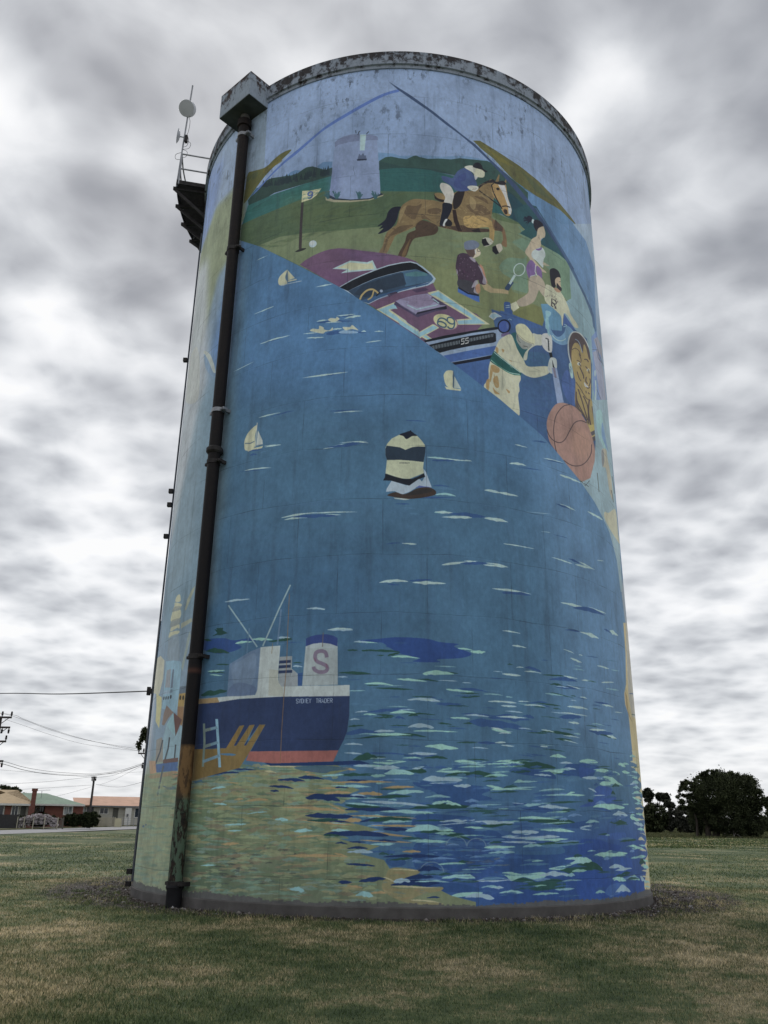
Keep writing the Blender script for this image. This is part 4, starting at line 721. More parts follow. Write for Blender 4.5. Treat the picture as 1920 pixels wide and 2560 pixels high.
D('430,580,490,590,60 110,670,190,680,50 400,970,650,980,70 560,1240,780,1215,50 820,1530,900,1530,90 560,1700,700,1670,60 0,1590,320,1640,110', 'g'); D('0,200,240,195,60 240,400,430,405,30 300,890,420,890,22 780,1160,910,1170,70 300,1680,540,1670,60 180,770,440,830,40', 'b')
for i in range(330):   # overlapping small strokes low on the right
    S(0, 0, 1); x = rng.uniform(900, 1600); y = 1900+345*rng.uniform(0, 1)**.9; wd = rng.uniform(10, 42)*(1 if x < 1450 else .5); sl = -(x-960)*.00012
    dab(x-wd, y-wd*sl, x+wd, y+wd*sl, rng.uniform(3, 11), [PAL['g'], PAL['b'], PAL['b'], PAL['t'], PAL['s'], PAL['s'], (96, 126, 164), (52, 84, 132), PAL['m']][rng.integers(9)], .8)
# --- the sandy shallows
S(0, 0, 1)
P('440,1985 480,1970 560,1935 640,1925 760,1915 840,1912 870,1925 800,1945 860,1960 900,1975 860,1990 770,1995 850,2015 900,2030 780,2040 870,2055 900,2062 950,2075 880,2085 820,2090 880,2105 950,2115 900,2135 960,2150 980,2180 975,2200 1040,2220 1100,2225 1130,2240 1190,2255 1190,2290 420,2290', (108, 114, 88))
soft('560,1940 780,1930 760,2010 500,2010', (126, 130, 100), .6, .25)
soft('440,2100 700,2130 900,2200 1000,2300 420,2300', (92, 102, 86), .6, .4); soft('460,2000 560,2010 560,2250 440,2250', (74, 92, 72), .6, .3)
S(660, 1880, 3.77)
for i in range(900):
    y = rng.uniform(130, 1400); x = rng.uniform(-830, min(760+max(0, y-700)*.55, 1100)); wd = rng.uniform(30, 120)
    dab(x-wd, y+rng.uniform(-6, 6), x+wd, y+rng.uniform(-6, 6), rng.uniform(18, 50), [(128, 136, 104), (92, 106, 82), (102, 126, 110), (134, 126, 94), (130, 130, 100), (82, 100, 86), (114, 102, 84), (110, 128, 120)][rng.integers(8)], .72)
for i in range(90):
    x, y = rng.uniform(-760, 300), rng.uniform(880, 1240); dab(x-rng.uniform(10, 60), y, x+rng.uniform(10, 60), y+rng.uniform(-8, 8), rng.uniform(8, 26), [(58, 62, 60), (128, 108, 92), (70, 76, 76), (116, 104, 84)][rng.integers(4)], .6)
D('380,190,600,190,44 400,215,500,220,22 670,160,870,170,34 640,290,1240,285,30 880,390,1120,400,50 560,395,830,385,34 1110,340,1420,330,26 160,520,760,560,30 600,490,770,560,26 740,600,1440,625,22 760,650,920,640,50 340,640,860,690,22 900,745,1400,800,30 1000,695,1520,705,26 560,770,900,765,20 300,805,560,790,30 900,830,1400,855,18 200,980,800,985,40 660,955,790,985,24 1200,1140,1480,1120,60 780,1260,930,1280,24 1000,1330,1200,1330,30 380,400,530,400,22 500,345,720,345,20 1300,940,1480,940,30', 'o')
Q('1190,1100 1300,1090 1460,1120 1440,1155 1330,1190 1250,1250 1200,1270 1300,1290 1659,1270 1659,1310 1500,1340 1400,1400 1659,1420 1659,1440 1340,1420 1120,1300 1150,1160', (124, 116, 86)); scumble('1190,1100 1300,1090 1460,1120 1440,1155 1330,1190 1250,1250 1200,1270 1300,1290 1659,1270 1659,1310 1500,1340 1400,1400 1340,1420 1120,1300 1150,1160', 60, 60, 24, [(134, 112, 84), (108, 110, 88), (96, 112, 104), (142, 128, 96)], .6, 0, 6)
D('1190,1105,1460,1118,16 1200,1265,1659,1280,22 1380,1395,1659,1420,20 1120,1180,1240,1230,24 0,130,330,150,30 0,180,120,200,26', 'y')
D('390,430,980,430,50 400,440,720,460,50 385,600,840,610,60 760,545,1400,570,60 560,650,820,665,34 560,780,1180,790,60 1010,830,1260,845,28 800,846,960,850,30 670,862,790,870,24 780,910,980,910,34 770,1055,1050,1075,26 700,1228,830,1228,36 890,1225,1150,1195,50 1190,1255,1659,1240,70 1330,1190,1600,1180,44 1530,1375,1659,1370,22 130,260,360,268,34 320,240,560,255,30 50,320,280,345,24 60,368,140,370,16 670,338,800,340,24 780,268,980,268,24 1120,725,1380,740,44 900,660,1300,640,50 1120,990,1659,985,50 1450,1120,1659,1110,90', 'n')
P('0,100 200,95 650,90 900,80 1000,110 700,125 300,130 60,130', (28, 48, 88)); Q('300,140 600,130 800,160 640,180 560,200 340,170', (52, 82, 108), .8); Q('1150,1010 1300,1000 1330,1060 1200,1080', DEEP, .8)
D('400,645,700,635,40 980,650,1400,640,50 690,220,940,218,34 760,500,1100,518,44 980,425,1400,415,40 560,785,720,790,30 1180,1020,1400,1000,26 1370,540,1659,520,50 840,70,1070,55,70 1470,755,1659,750,36', 'g')
D('540,225,760,215,30 620,320,1020,330,40 1160,395,1510,378,44 760,480,1100,510,34 1090,560,1600,575,40 1110,670,1330,660,40 1330,745,1659,720,60 620,665,780,680,14 280,750,460,740,40 630,740,810,740,40 1000,870,1240,865,34 240,1290,380,1310,50 860,1355,1030,1360,60 100,640,230,640,34 1130,205,1420,205,46 1590,490,1659,480,30 1420,1225,1659,1220,24', 't'); D('1500,265,1659,260,50 810,410,960,418,20 915,465,1560,510,44 1030,155,1280,150,44 840,130,1060,140,30 1220,1225,1380,1220,50 780,945,1030,945,40', 'l')
S(440, 1860, 4.1475)
D('350,325,660,300,40 490,265,830,270,22 1050,375,1340,385,40 1270,350,1540,370,40 960,440,1230,465,22 970,490,1070,490,18 1340,560,1659,580,70 1350,745,1659,750,50', 'n'); D('500,840,730,830,26 535,900,690,895,24 360,470,520,450,34 380,620,530,630,34 730,730,950,705,26 1030,780,1165,790,34 1180,1510,1330,1520,44 250,1260,420,1255,26', 't'); D('700,600,960,580,44 540,400,650,410,18 460,1040,660,1030,44 600,580,700,570,30', 'o')

# --- coastal trader
S(460, 1440, 3.6065)
Q('180,580 350,560 450,580 600,560 640,590 480,610 520,640 440,680 300,700 170,660', (40, 66, 118)); P('250,545 300,515 275,480 300,485 290,470 355,468 348,490 395,515 330,535 300,532', (28, 58, 56)); D('200,680,410,695,50 170,570,250,585,26 290,800,410,800,26 220,870,370,875,22 150,1075,390,1035,60 980,785,1070,785,16 760,592,975,575,24 870,575,975,570,36 1470,668,1570,668,16 1390,875,1659,875,30 1600,672,1659,675,18', 'g'); D('460,610,620,595,30 600,570,800,575,28 210,860,370,850,20 230,890,350,900,16', 'm'); D('365,235,595,208,24 1100,295,1275,298,20 1290,488,1525,485,24 1380,912,1480,912,20 840,560,960,558,20 980,815,1070,820,24 1530,595,1659,605,22', 'l')
Ln('400,265 530,450 660,640', 13, (126, 146, 156)); Ln('960,80 860,290 710,632', 13, (128, 146, 154)); Ln('875,300 862,440 842,620', 14, (92, 112, 140), .8); Ln('588,470 566,700', 12, (84, 112, 140), .7)
P('60,1560 240,1560 380,1550 500,1350 545,1345 450,1530 470,1530 590,1345 638,1340 540,1528 560,1528 680,1340 735,1338 590,1590 500,1730 240,1800 60,1850', (113, 92, 55))
HU, SW = (38, 51, 84), (160, 164, 166)
P('110,1140 500,1110 900,1085 1493,1080 1490,1250 1470,1400 1440,1480 1390,1575 600,1582 735,1338 680,1340 540,1528 560,1528 638,1340 590,1345 470,1530 450,1530 545,1345 500,1350 380,1552 80,1562 90,1300', HU)
P('500,1352 450,1530 380,1552', (120, 94, 52)); P('590,1582 1392,1573 1345,1672 800,1690 560,1665', (140, 84, 80)); P('110,1110 300,1095 400,1085 640,1072 870,995 1493,983 1493,1083 900,1088 500,1108 300,1140 110,1155', SW); P('110,1112 300,1096 320,1140 112,1155', (140, 116, 84))
P('410,795 500,740 600,680 690,645 665,1030 655,1060 620,1075 388,1085', (92, 110, 138)); Q('430,820 520,760 640,700 640,900 560,1050 460,1000', (108, 124, 148), .6); Q('420,1000 500,960 640,1000 620,1070 400,1080', (80, 94, 124), .6)
P('690,642 868,628 852,850 850,940 870,985 890,998 870,1090 640,1075 660,1030', SW); P('770,840 850,850 850,940 890,998 900,1085 760,1080', (150, 148, 138), .7)
P('862,730 975,722 972,835 1030,885 1025,992 880,998 852,960', (130, 134, 140))
for y in (775, 818, 862): P([(858-(y-775)*.08, y-12), (962, y-18), (962, y+8), (855-(y-775)*.08, y+16)] if y < 860 else [(852, y-8), (975, y-15), (975, y+10), (850, y+18)], (38, 50, 80))
P('1025,880 1070,870 1062,990 1028,992', (44, 72, 118))
P('1100,600 1385,600 1387,980 1065,990', (142, 148, 152)); P('1100,565 1140,545 1200,530 1290,525 1350,540 1385,560 1383,635 1320,612 1240,602 1160,612 1098,635', (44, 60, 112)); P('1098,635 1160,612 1240,602 1320,612 1383,635 1383,650 1098,650', (148, 154, 160))
Ln('1288,735 1275,690 1235,676 1192,692 1182,735 1200,770 1245,790 1282,810 1292,838 1270,862 1220,866 1178,845 1168,818', 34, (112, 98, 118), 1, True); Ln('1175,740 1190,770', 12, (120, 70, 90), .5); Ln('1280,790 1292,830', 12, (120, 70, 90), .5)
text('SYDNEY', 1012, 1147, 18, -.4, 0, -38, 6, (140, 150, 172), 1.28); text('TRADER', 1190, 1145, 19, -.4, 0, -38, 6, (140, 150, 172), 1.35)
Ln('950,160 935,500 925,800 900,1100 880,1400 868,1680', 6, (120, 88, 62), .85); Ln('800,605 790,700', 7, (120, 104, 84), .7); Ln('1255,510 1248,640', 9, (96, 84, 80), .7)
Ln('180,1330 185,1500 170,1720', 20, (104, 116, 112)); Ln('295,1290 305,1450 322,1725', 24, (116, 150, 190))
for t in ('180,1395 300,1365', '180,1540 305,1500', '170,1675 318,1620'): Ln(t, 26, (100, 126, 144))
Ln('180,1395 240,1380', 26, (104, 114, 112)); Ln('180,1540 240,1520', 26, (104, 114, 112)); D('320,1605,470,1612,26', 's')
# --- bare concrete foot of the wall, ragged edge
n_ = MW; xs = np.arange(n_); edge = (.27+.03*np.sin(xs/310.)+.02*np.sin(xs/67.+1)+.012*np.sin(xs/19.)+.02*rng.normal(size=n_//6+1).repeat(6)[:n_]*.6)*PPM
yy = np.arange(70)[:, None]; mk = np.clip(edge[None]-yy, 0, 1)[..., None]*.96
img[:70] = img[:70]*(1-mk)+np.array((80, 78, 78), np.float32)*mk
GAIN = 2.25
alb = lin(img)*GAIN; lum = (alb*np.array((.25, .6, .15))).sum(-1, keepdims=True); alb = np.clip((lum+(alb-lum)*.90)*np.array((.95, 1.01, 1.01)), 0, .90)
enc = np.where(alb <= .0031308, alb*12.92, 1.055*np.maximum(alb, 1e-6)**(1/2.4)-.055)
mural = bpy.data.images.new('mural_paint', MW, MH, alpha=False)
buf = np.ones((MH, MW, 4), np.float32); buf[..., :3] = enc
mural.pixels.foreach_set(buf.ravel()); mural.update(); mural.pack()
def weather(m, base, k=1., uv=None):
    """formwork lines, vertical run-off streaks and flaking over painted concrete; uv in metres"""
    uv = uv if uv is not None else m.tc.outputs['UV']
    wob = m.N.new('ShaderNodeTexNoise'); wob.inputs['Scale'].default_value = .8; wob.inputs['Detail'].default_value = 6; m.L.new(uv, wob.inputs[0])
    vm = m.N.new('ShaderNodeVectorMath'); vm.operation = 'MULTIPLY_ADD'; m.L.new(wob.outputs[1], vm.inputs[0]); vm.inputs[1].default_value = (.05, .13, 0); m.L.new(uv, vm.inputs[2])
    mp = m.map(vm.outputs[0], loc=(.3, -.69, 0))
    br = m.N.new('ShaderNodeTexBrick'); m.L.new(mp, br.inputs[0]); br.inputs['Scale'].default_value = 1; br.inputs['Brick Width'].default_value = 1.83; br.inputs['Row Height'].default_value = 1.22
    br.inputs['Mortar Size'].default_value = .012; br.inputs['Mortar Smooth'].default_value = .6; br.offset = .5
    gate = m.ramp(m.noise(.9, 5, .65, uv), ((.42, 0.), (.62, 1.)))
    c = m.mix(m.math('MULTIPLY', m.math('MULTIPLY', br.outputs['Fac'], gate), .48*k), base, (.035, .045, .06))
    st = m.ramp(m.noise(1.6, 5, .6, m.map(uv, (2.4, .16, 1))), ((.54, 0.), (.72, 1.)))
    c = m.mix(m.math('MULTIPLY', st, .30*k), c, (.045, .06, .08))
    bl = m.ramp(m.noise(1.1, 6, .62, m.map(uv, (1, .7, 1), (7, 3, 0))), ((.30, .74), (.5, 1.), (.72, 1.2)))
    fg = m.ramp(m.noise(11, 5, .7, m.map(uv, (1, .6, 1), (3, 3, 0))), ((.3, .86), (.7, 1.12))); bl = m.mix(1., bl, fg, 'MULTIPLY')
    c = m.mix(1., c, bl, 'MULTIPLY')
    fl = m.ramp(m.noise(26, 3, .7, m.map(uv, (1, .55, 1))), ((.665, 0.), (.70, 1.)))
    c = m.mix(m.math('MULTIPLY', m.math('MULTIPLY', fl, m.ramp(m.noise(.7, 3, .5, m.map(uv, loc=(4, 9, 0))), ((.5, 0.), (.62, 1.)))), .55*k), c, (.05, .06, .075))
    h = m.math('ADD', m.math('MULTIPLY', br.outputs['Fac'], -1.2), m.noise(9, 6, .7, uv))
    m.bump(h, .25, .02)
    return c
# ------------------------------------------------------------ materials of the tower
mm = Mat('mural_wall_paint', .62)
tex = mm.N.new('ShaderNodeTexImage'); tex.image = mural; tex.extension = 'EXTEND'; tex.interpolation = 'Linear'
uvn = mm.N.new('ShaderNodeUVMap'); uvn.uv_map = 'metres'
mpn = mm.map(uvn.outputs[0], (1/(2*SMAX), 1/HT, 1), (.5, 0, 0)); mm.L.new(mpn, tex.inputs[0])
col = weather(mm, tex.outputs[0], 1., uvn.outputs[0])
sx = mm.sep(uvn.outputs[0])
grime = mm.math('MULTIPLY', mm.ramp(sx[1], ((0, 0.), (1, 1.))), 1)
topz = mm.math('MULTIPLY', mm.math('SUBTRACT', sx[1], 15.2), .24, True)
gn = mm.ramp(mm.noise(5.5, 8, .72, mm.map(uvn.outputs[0], (1, .42, 1), (2, 2, 0))), ((.525, 0.), (.62, 1.)))
gn2 = mm.ramp(mm.noise(.8, 3, .5, mm.map(uvn.outputs[0], loc=(1, 7, 0))), ((.44, .0), (.62, 1.)))
col = mm.mix(mm.math('MULTIPLY', mm.math('MULTIPLY', mm.math('MULTIPLY', gn, gn2), topz), .8), col, (.035, .035, .045))
mm.base(col); M_WALL = mm.m
def concrete(name, c, stain, lo, hi, zt=None):
    m = Mat(name, .8); n = m.noise(3.2, 9, .72, m.map(scale=(1.2, 1.2, 1.0))); n2 = m.noise(9, 5, .65, m.map(scale=(1.6, 1.6, .45)))
    b = m.ramp(n2, ((.3, tuple(x*.72 for x in c)), (.7, c)))
    f = n if zt is None else m.math('ADD', n, m.math('MULTIPLY', m.math('SUBTRACT', m.sep()[2], zt), .28))
    b = m.mix(m.ramp(f, ((lo, 0.), (hi, 1.))), b, m.ramp(n2, ((.3, stain), (.75, tuple(x*2.6 for x in stain)))))
    m.base(b); m.bump(n2, .3, .02); return m.m
M_RIM = concrete('blue_rim_paint', (.33, .38, .46), (.024, .022, .024), .45, .54, 20.2)
M_BOX = concrete('pale_box_paint', (.36, .42, .50), (.030, .022, .022), .465, .56, 20.25)
M_FOOT = simple('grey_concrete', (.15, .142, .138), (.08, .075, .072), 2.2, .9, bump=.4)
M_ROOF = simple('roof_concrete', (.3, .3, .29), (.2, .2, .2), 1.)
M_STEEL = simple('rusted_steel', (.055, .05, .05), (.02, .018, .02), 6, .7, .3)
M_GALV = simple('galvanised_steel', (.36, .37, .39), (.22, .23, .25), 8, .45, .6)
M_DISH = simple('antenna_plastic', (.52, .54, .58), (.44, .46, .50), 2, .45, bump=0)
M_BLACK = simple('black_cable', (.03, .03, .035), (.02, .02, .022), 5, .6)
# downpipe: black tar paint above, mural colours below, rust through it
m = Mat('downpipe_paint', .6); z = m.sep()[2]
b = m.ramp(m.math('DIVIDE', z, 20.), ((0, (.09, .14, .10)), (.098, (.10, .15, .105)), (.103, (.20, .12, .055)), (.1485, (.21, .125, .055)), (.1495, (.010, .009, .011)), (.2235, (.010, .009, .011)), (.226, (.09, .04, .03)), (.231, (.010, .009, .011)), (1, (.013, .010, .010))))
rs = m.ramp(m.noise(6, 8, .72, m.map(scale=(1.6, 1.6, .5))), ((.47, 0.), (.53, 1.)))
rl = m.ramp(m.math('DIVIDE', z, 20.), ((0, 1.), (.09, .95), (.105, .7), (.14, .6), (.16, .12), (.5, .15), (.9, .35), (1, .4)))
b = m.mix(m.math('MULTIPLY', rs, rl), b, m.ramp(m.noise(14, 4), ((.35, (.010, .008, .009)), (.7, (.05, .032, .024)))))
m.base(b); m.bump(m.noise(9, 6, .7), .4, .02); m.b.inputs['Specular IOR Level'].default_value = .2; M_PIPE = m.m

# ------------------------------------------------------------ tower
def polar(th, r, z=0.): t = math.radians(th); return Vector((X0+r*math.sin(t), D0-r*math.cos(t), z))
tower = empty('water_tower', (X0, D0, 0), 'tall round concrete water tower with a colourful sea and sport mural', 'water tower')
def lathe(name, prof, mat, parent, uv=False, n=256, cap=True):
    k = len(prof); t = np.linspace(-np.pi, np.pi, n+1); V = []; 
    for r, z in prof: V.append(np.stack([X0+r*np.sin(t), D0-r*np.cos(t), np.full_like(t, z)], 1))
    V = np.concatenate(V); F = []
    for i in range(k-1):
        a = np.arange(n)+i*(n+1); F.append(np.stack([a, a+1, a+1+n+1, a+n+1], 1))
    F = np.concatenate(F); me = bpy.data.meshes.new(name); me.from_pydata(V.tolist(), [], F.tolist()); me.polygons.foreach_set('use_smooth', np.ones(len(F), bool))
    if uv:
        u = me.uv_layers.new(name='metres'); arc = np.tile(t*R0, k); zz_ = V[:, 2]; li = np.empty(len(me.loops), np.int32); me.loops.foreach_get('vertex_index', li)
        u.data.foreach_set('uv', np.stack([arc[li], zz_[li]], 1).ravel())
    me.materials.append(mat); me.update(); me.set_sharp_from_angle(angle=math.radians(35))
    o = bpy.data.objects.new(name, me); COL.objects.link(o); return attach(o, parent)
lathe('wall', [(R0, z) for z in np.linspace(0, 20.0, 24)], M_WALL, tower, True)
lathe('rim', [(R0-.02, 19.86), (R0+.035, 19.86), (R0+.035, 19.955), (R0+.085, 19.965), (R0+.085, 20.37), (R0+.06, 20.404), (R0-.25, 20.404), (R0-.25, 20.2)], M_RIM, tower)
lathe('roof', [(R0-.24, 20.22), (3., 20.9), (.05, 21.1)], M_ROOF, tower)
lathe('plinth', [(R0+.035, -.15), (R0+.035, .17), (R0+.0, .19)], M_FOOT, tower)
# overflow box
th0 = -42.2; ou = polar(th0, 1)-Vector((X0, D0, 0)); tg = Vector((ou.y*-1, ou.x, 0))*-1
TH = Matrix(((-tg.x, ou.x, 0, X0), (-tg.y, ou.y, 0, D0), (0, 0, 1, 0), (0, 0, 0, 1)))
bx = MB().box((-.64, R0-.15, 19.70), (.64, 6.72, 20.5), TH).build('overflow_box', M_BOX, tower, bevel=.012)
MB().box((-.632, R0-.14, 19.68), (.632, 6.712, 19.70), TH).build('box_soffit', simple('painted_shade_soffit', (.075, .085, .08), (.03, .035, .034), 2.5, .9, bump=.4), bx)  # thin dark sheet, shade under the box put into its colour
PT, PR = -42.6, 6.29; pb = polar(PT, PR)
pipe = MB().tube([pb+Vector((0, 0, z)) for z in (.38, 5, 9.6, 15, 19.45)], .145, 24).build('downpipe', M_PIPE, tower, True)
MB().tube([pb+Vector((0, 0, z)) for z in (19.4, 19.9)], .125, 24).build('pipe_neck', M_FOOT, pipe, True)
MB().tube([pb+Vector((0, 0, z)) for z in (19.28, 19.3, 19.5, 19.52)], [.15, .19, .19, .15], 24).build('pipe_collar', M_PIPE, pipe, True)
MB().tube([pb+Vector((0, 0, z)) for z in (9.56, 9.6, 9.68, 9.72)], [.16, .195, .195, .16], 24).build('pipe_collar', M_STEEL, pipe, True)
MB().tube([pb+Vector((0, 0, z)) for z in (-.1, .3, .36, .4)], [.15, .15, .175, .16], 24).build('pipe_shoe', simple('dark_pipe_iron', (.018, .018, .022), (.01, .01, .012), 5), pipe, True)
for z, mt in ((18.98, M_GALV), (15.27, M_STEEL), (10.66, M_GALV), (9.34, M_STEEL), (4.84, M_STEEL), (.42, M_STEEL)):
    b_ = MB().tube([pb+Vector((0, 0, z-.05)), pb+Vector((0, 0, z+.05))], .160, 24)
    for sgn in (-1, 1):
        e = pb+tg*(sgn*.20)+Vector((0, 0, z)); b_.bar(pb+tg*(sgn*.14)+Vector((0, 0, z)), pb+tg*(sgn*.27)+Vector((0, 0, z)), .10, .06)
        b_.bar(e+ou*.05, e-ou*.30, .05, .08); b_.bar(e+ou*.07-tg*0, e+ou*.02, .05, .05)
    b_.build('pipe_bracket', mt, pipe)
# access walkway round the left back of the roof
ZW = 20.22; plat = None
def arc(a0, a1, r, z, n=24): return [polar(a0+(a1-a0)*i/n, r, z) for i in range(n+1)]
g = MB(); A0, A1 = -77.5, -150.
for r in np.arange(6.22, 7.05, .055): g.tube(arc(A0, A1, r, ZW, 30), .008, 4)
for i in range(150):
    a = A0+(A1-A0)*i/149.; g.bar(polar(a, 6.2, ZW), polar(a, 7.05, ZW), .026, .03)
plat = g.build('walkway', M_STEEL, tower)
e = MB()
for r in (6.2, 7.06):
    P_ = arc(A0, A1, r, ZW-.02, 30)
    for i in range(30): e.bar(P_[i], P_[i+1], .02, .16)
e.bar(polar(A0, 6.2, ZW-.02), polar(A0, 7.06, ZW-.02), .02, .14); e.build('walkway_edge', M_STEEL, plat)
for a in (-79., -85.5, -92.5, -99.5, -107, -116, -125, -134, -143):
    k = MB(); k.bar(polar(a, 6.05, ZW-.14), polar(a, 7.16, ZW-.14), .07, .10); k.bar(polar(a, 7.1, ZW-.18), polar(a, 6.1, ZW-1.05), .05, .08); k.bar(polar(a, 6.12, ZW-.05), polar(a, 6.12, ZW-1.15), .07, .04)
    k.build('walkway_brace', M_STEEL, plat)
r_ = MB()
for z in (ZW+.5, ZW+1.08): r_.tube(arc(A0, A1, 7.0, z, 30), .024, 8); r_.tube([polar(A0, 7.0, z), polar(A0-.0, 6.0, z)], .024, 8)
for a in (A0, -88, -99, -110, -121, -132, -143): r_.tube([polar(a, 7.0, ZW-.1), polar(a, 7.0, ZW+1.08)], .026, 8)
r_.build('handrail', M_GALV, plat)
mb0 = polar(-78.2, 7.06, ZW-.15); mtop = polar(-77.2, 6.93, ZW+3.9)
mast = MB().tube([mb0, mb0.lerp(mtop, .5), mtop], .026, 10).build('antenna_mast', M_GALV, plat)
def on(f): return mb0.lerp(mtop, f)
p = on(.76); dv = (Vector((0, 0, EYE))-p).normalized(); dv = (dv+Vector((-.30, 0, .12))).normalized(); c0 = p+dv*.03
MB().tube([c0, c0+dv*.015, c0+dv*.20, c0+dv*.225, c0+dv*.24], [.20, .255, .26, .25, .02], 28).build('antenna_dish', M_DISH, mast, True)
p = on(.475); dv = Vector((-.93, -.22, .1)).normalized(); ax = dv.cross(Vector((0, 0, 1))).normalized(); bz = ax.cross(dv)
d_ = MB()
d_.tube([p+dv*.13, p+dv*.14, p+dv*.155, p+dv*.18, p+dv*.21, p+dv*.20, p+dv*.16], [.03, .07, .13, .19, .235, .22, .02], 24)
d_.bar(p, p+dv*.15, .03, .03); d_.build('small_dish', M_DISH, mast, True)
MB().box((-.04, -.05, -.13), (.04, .05, .13), Matrix.Translation(on(.46)+Vector((.07, 0, 0)))).build('radio_unit', M_STEEL, mast)
lo = MB()
for f0, f1, sw in ((.70, .48, .10), (.45, .36, .22), (.36, .28, .16), (.33, .26, -.18), (.5, .38, .14)):
    a, b = on(f0), on(f1); lo.tube(smooth(np.array([a, a.lerp(b, .3)+Vector((sw, 0, 0)), a.lerp(b, .75)+Vector((sw*.9, 0, -.05)), b]), False), .007, 5)
lo.build('antenna_cable', M_BLACK, mast)
# cable conduit down the left flank
CT = -76.2
cd = MB(); cd.tube([polar(CT, R0+.035, z) for z in np.linspace(.25, 18.3, 30)], .024, 8)
cd.tube([polar(CT+.6, R0+.02, z) for z in np.linspace(.25, 6.3, 10)], .022, 8)
cond = cd.build('cable_conduit', simple('grey_conduit', (.11, .12, .14), (.05, .055, .07), 2, .5), tower, True)
for z in (13.89, 9.86, 9.47, 8.58, .46, .2):
    MB().box((-.07, -.05, -.06), (.05, .05, .06), Matrix.Translation(polar(CT, R0+.10, z))).build('conduit_clip', M_STEEL, cond, bevel=.01)
for z in (.55, .1): pass
WB = polar(CT, R0+.12, 4.55)
MB().bar(polar(CT, R0-.02, 4.55), WB, .10, .12).bar(WB-Vector((0, 0, .1)), WB+Vector((0, 0, .1)), .08, .08).build('wire_bracket', M_STEEL, tower)
# ------------------------------------------------------------ ground, road
def turf(name, blades=False):
    m = Mat(name, .9); o = m.map(scale=(1, 1, 0))
    a = m.noise(.42, 5, .6, m.map(o, (.75, .62, 1))); b_ = m.noise(2.3, 4, .6, o); c = m.noise(.05, 3, .5, m.map(o, (.6, 1.4, 1)))
    f = m.math('ADD', m.math('ADD', m.math('MULTIPLY', a, .62), m.math('MULTIPLY', b_, .30)), m.math('MULTIPLY', c, .12))
    f = m.math('ADD', f, m.math('MULTIPLY', m.math('SUBTRACT', m.noise(11, 3, .7, o), .5), .22))
    f = m.math('SUBTRACT', f, m.math('MULTIPLY', m.math('DIVIDE', m.math('SUBTRACT', m.sep()[1], 17.), 22., True), .045))
    k = 1.25 if blades else 1.
    G1, G2, D1, D2 = (.046*k, .072*k, .028*k), (.108*k, .135*k, .058*k), (.215*k, .19*k, .105*k), (.43*k, .36*k, .23*k)
    if blades:
        at_ = m.N.new('ShaderNodeAttribute'); at_.attribute_name = 'tone'; f = m.math('ADD', f, m.math('MULTIPLY', m.math('SUBTRACT', at_.outputs['Fac'], .5), .15))
    cc = m.ramp(f, ((.42, G1), (.515, G2), (.57, D1), (.655, D2)))
    if blades:
        cc = m.mix(1., cc, m.ramp(at_.outputs['Fac'], ((0, .45), (1, 1.7))), 'MULTIPLY')
        tr = m.N.new('ShaderNodeBsdfTranslucent'); m.L.new(cc, tr.inputs[0]); ms = m.N.new('ShaderNodeMixShader'); ms.inputs[0].default_value = .35
        m.L.new(m.b.outputs[0], ms.inputs[1]); m.L.new(tr.outputs[0], ms.inputs[2]); m.L.new(ms.outputs[0], m.N['Material Output'].inputs[0])
    else:
        fine = m.noise(28, 4, .7, o); cc = m.mix(1., cc, m.ramp(fine, ((.3, .62), (.7, 1.3))), 'MULTIPLY')
        far = m.ramp(m.noise(1.4, 6, .75, m.map(o, (.5, 1.2, 1))), ((.35, .84), (.66, 1.18))); cc = m.mix(1., cc, far, 'MULTIPLY')
        # bare earth apron round the tower foot
        s_ = m.sep(); dx = m.math('SUBTRACT', s_[0], X0); dy = m.math('SUBTRACT', s_[1], D0)
        rr = m.math('SQRT', m.math('ADD', m.math('MULTIPLY', dx, dx), m.math('MULTIPLY', dy, dy)))
        rr = m.math('ADD', rr, m.math('MULTIPLY', m.noise(1.3, 6, .7, o), 1.1)); rr = m.math('ADD', rr, m.math('MULTIPLY', m.math('MULTIPLY', m.math('SUBTRACT', D0, s_[1]), 1.), .17)); rr = m.math('SUBTRACT', rr, m.math('MULTIPLY', m.math('ABSOLUTE', dx), .09))
        cc = m.mix(m.ramp(m.math('DIVIDE', rr, 10), ((.800, 1.), (.835, 0.))), cc, m.ramp(m.noise(14, 5, .7, o), ((.3, (.018, .014, .013)), (.7, (.078, .062, .055)))))
        m.bump(fine, .5, .03)
    m.base(cc); return m.m
M_TURF = turf('turf'); M_BLADE = turf('grass_blades', True)
gx = np.concatenate([np.linspace(-1500, -120, 16), np.linspace(-110, 110, 111), np.linspace(120, 1500, 16)]); gy = np.concatenate([np.linspace(-60, 0, 6), np.linspace(2, 150, 75), np.linspace(165, 1200, 24), [2500]])
GX, GY = np.meshgrid(gx, gy); GZ = ground_z(GX, GY)+.03*np.sin(GX*.31+1)*np.sin(GY*.23)*np.clip((np.hypot(GX-X0, GY-D0)-9)/8, 0, 1)
V = np.stack([GX.ravel(), GY.ravel(), GZ.ravel()], 1); nx, ny = len(gx), len(gy)
I = (np.arange(ny-1)[:, None]*nx+np.arange(nx-1)[None]).ravel(); ground = mesh_np('ground', V, np.stack([I, I+1, I+1+nx, I+nx], 1), M_TURF, smooth=True); ground['kind'] = 'structure'
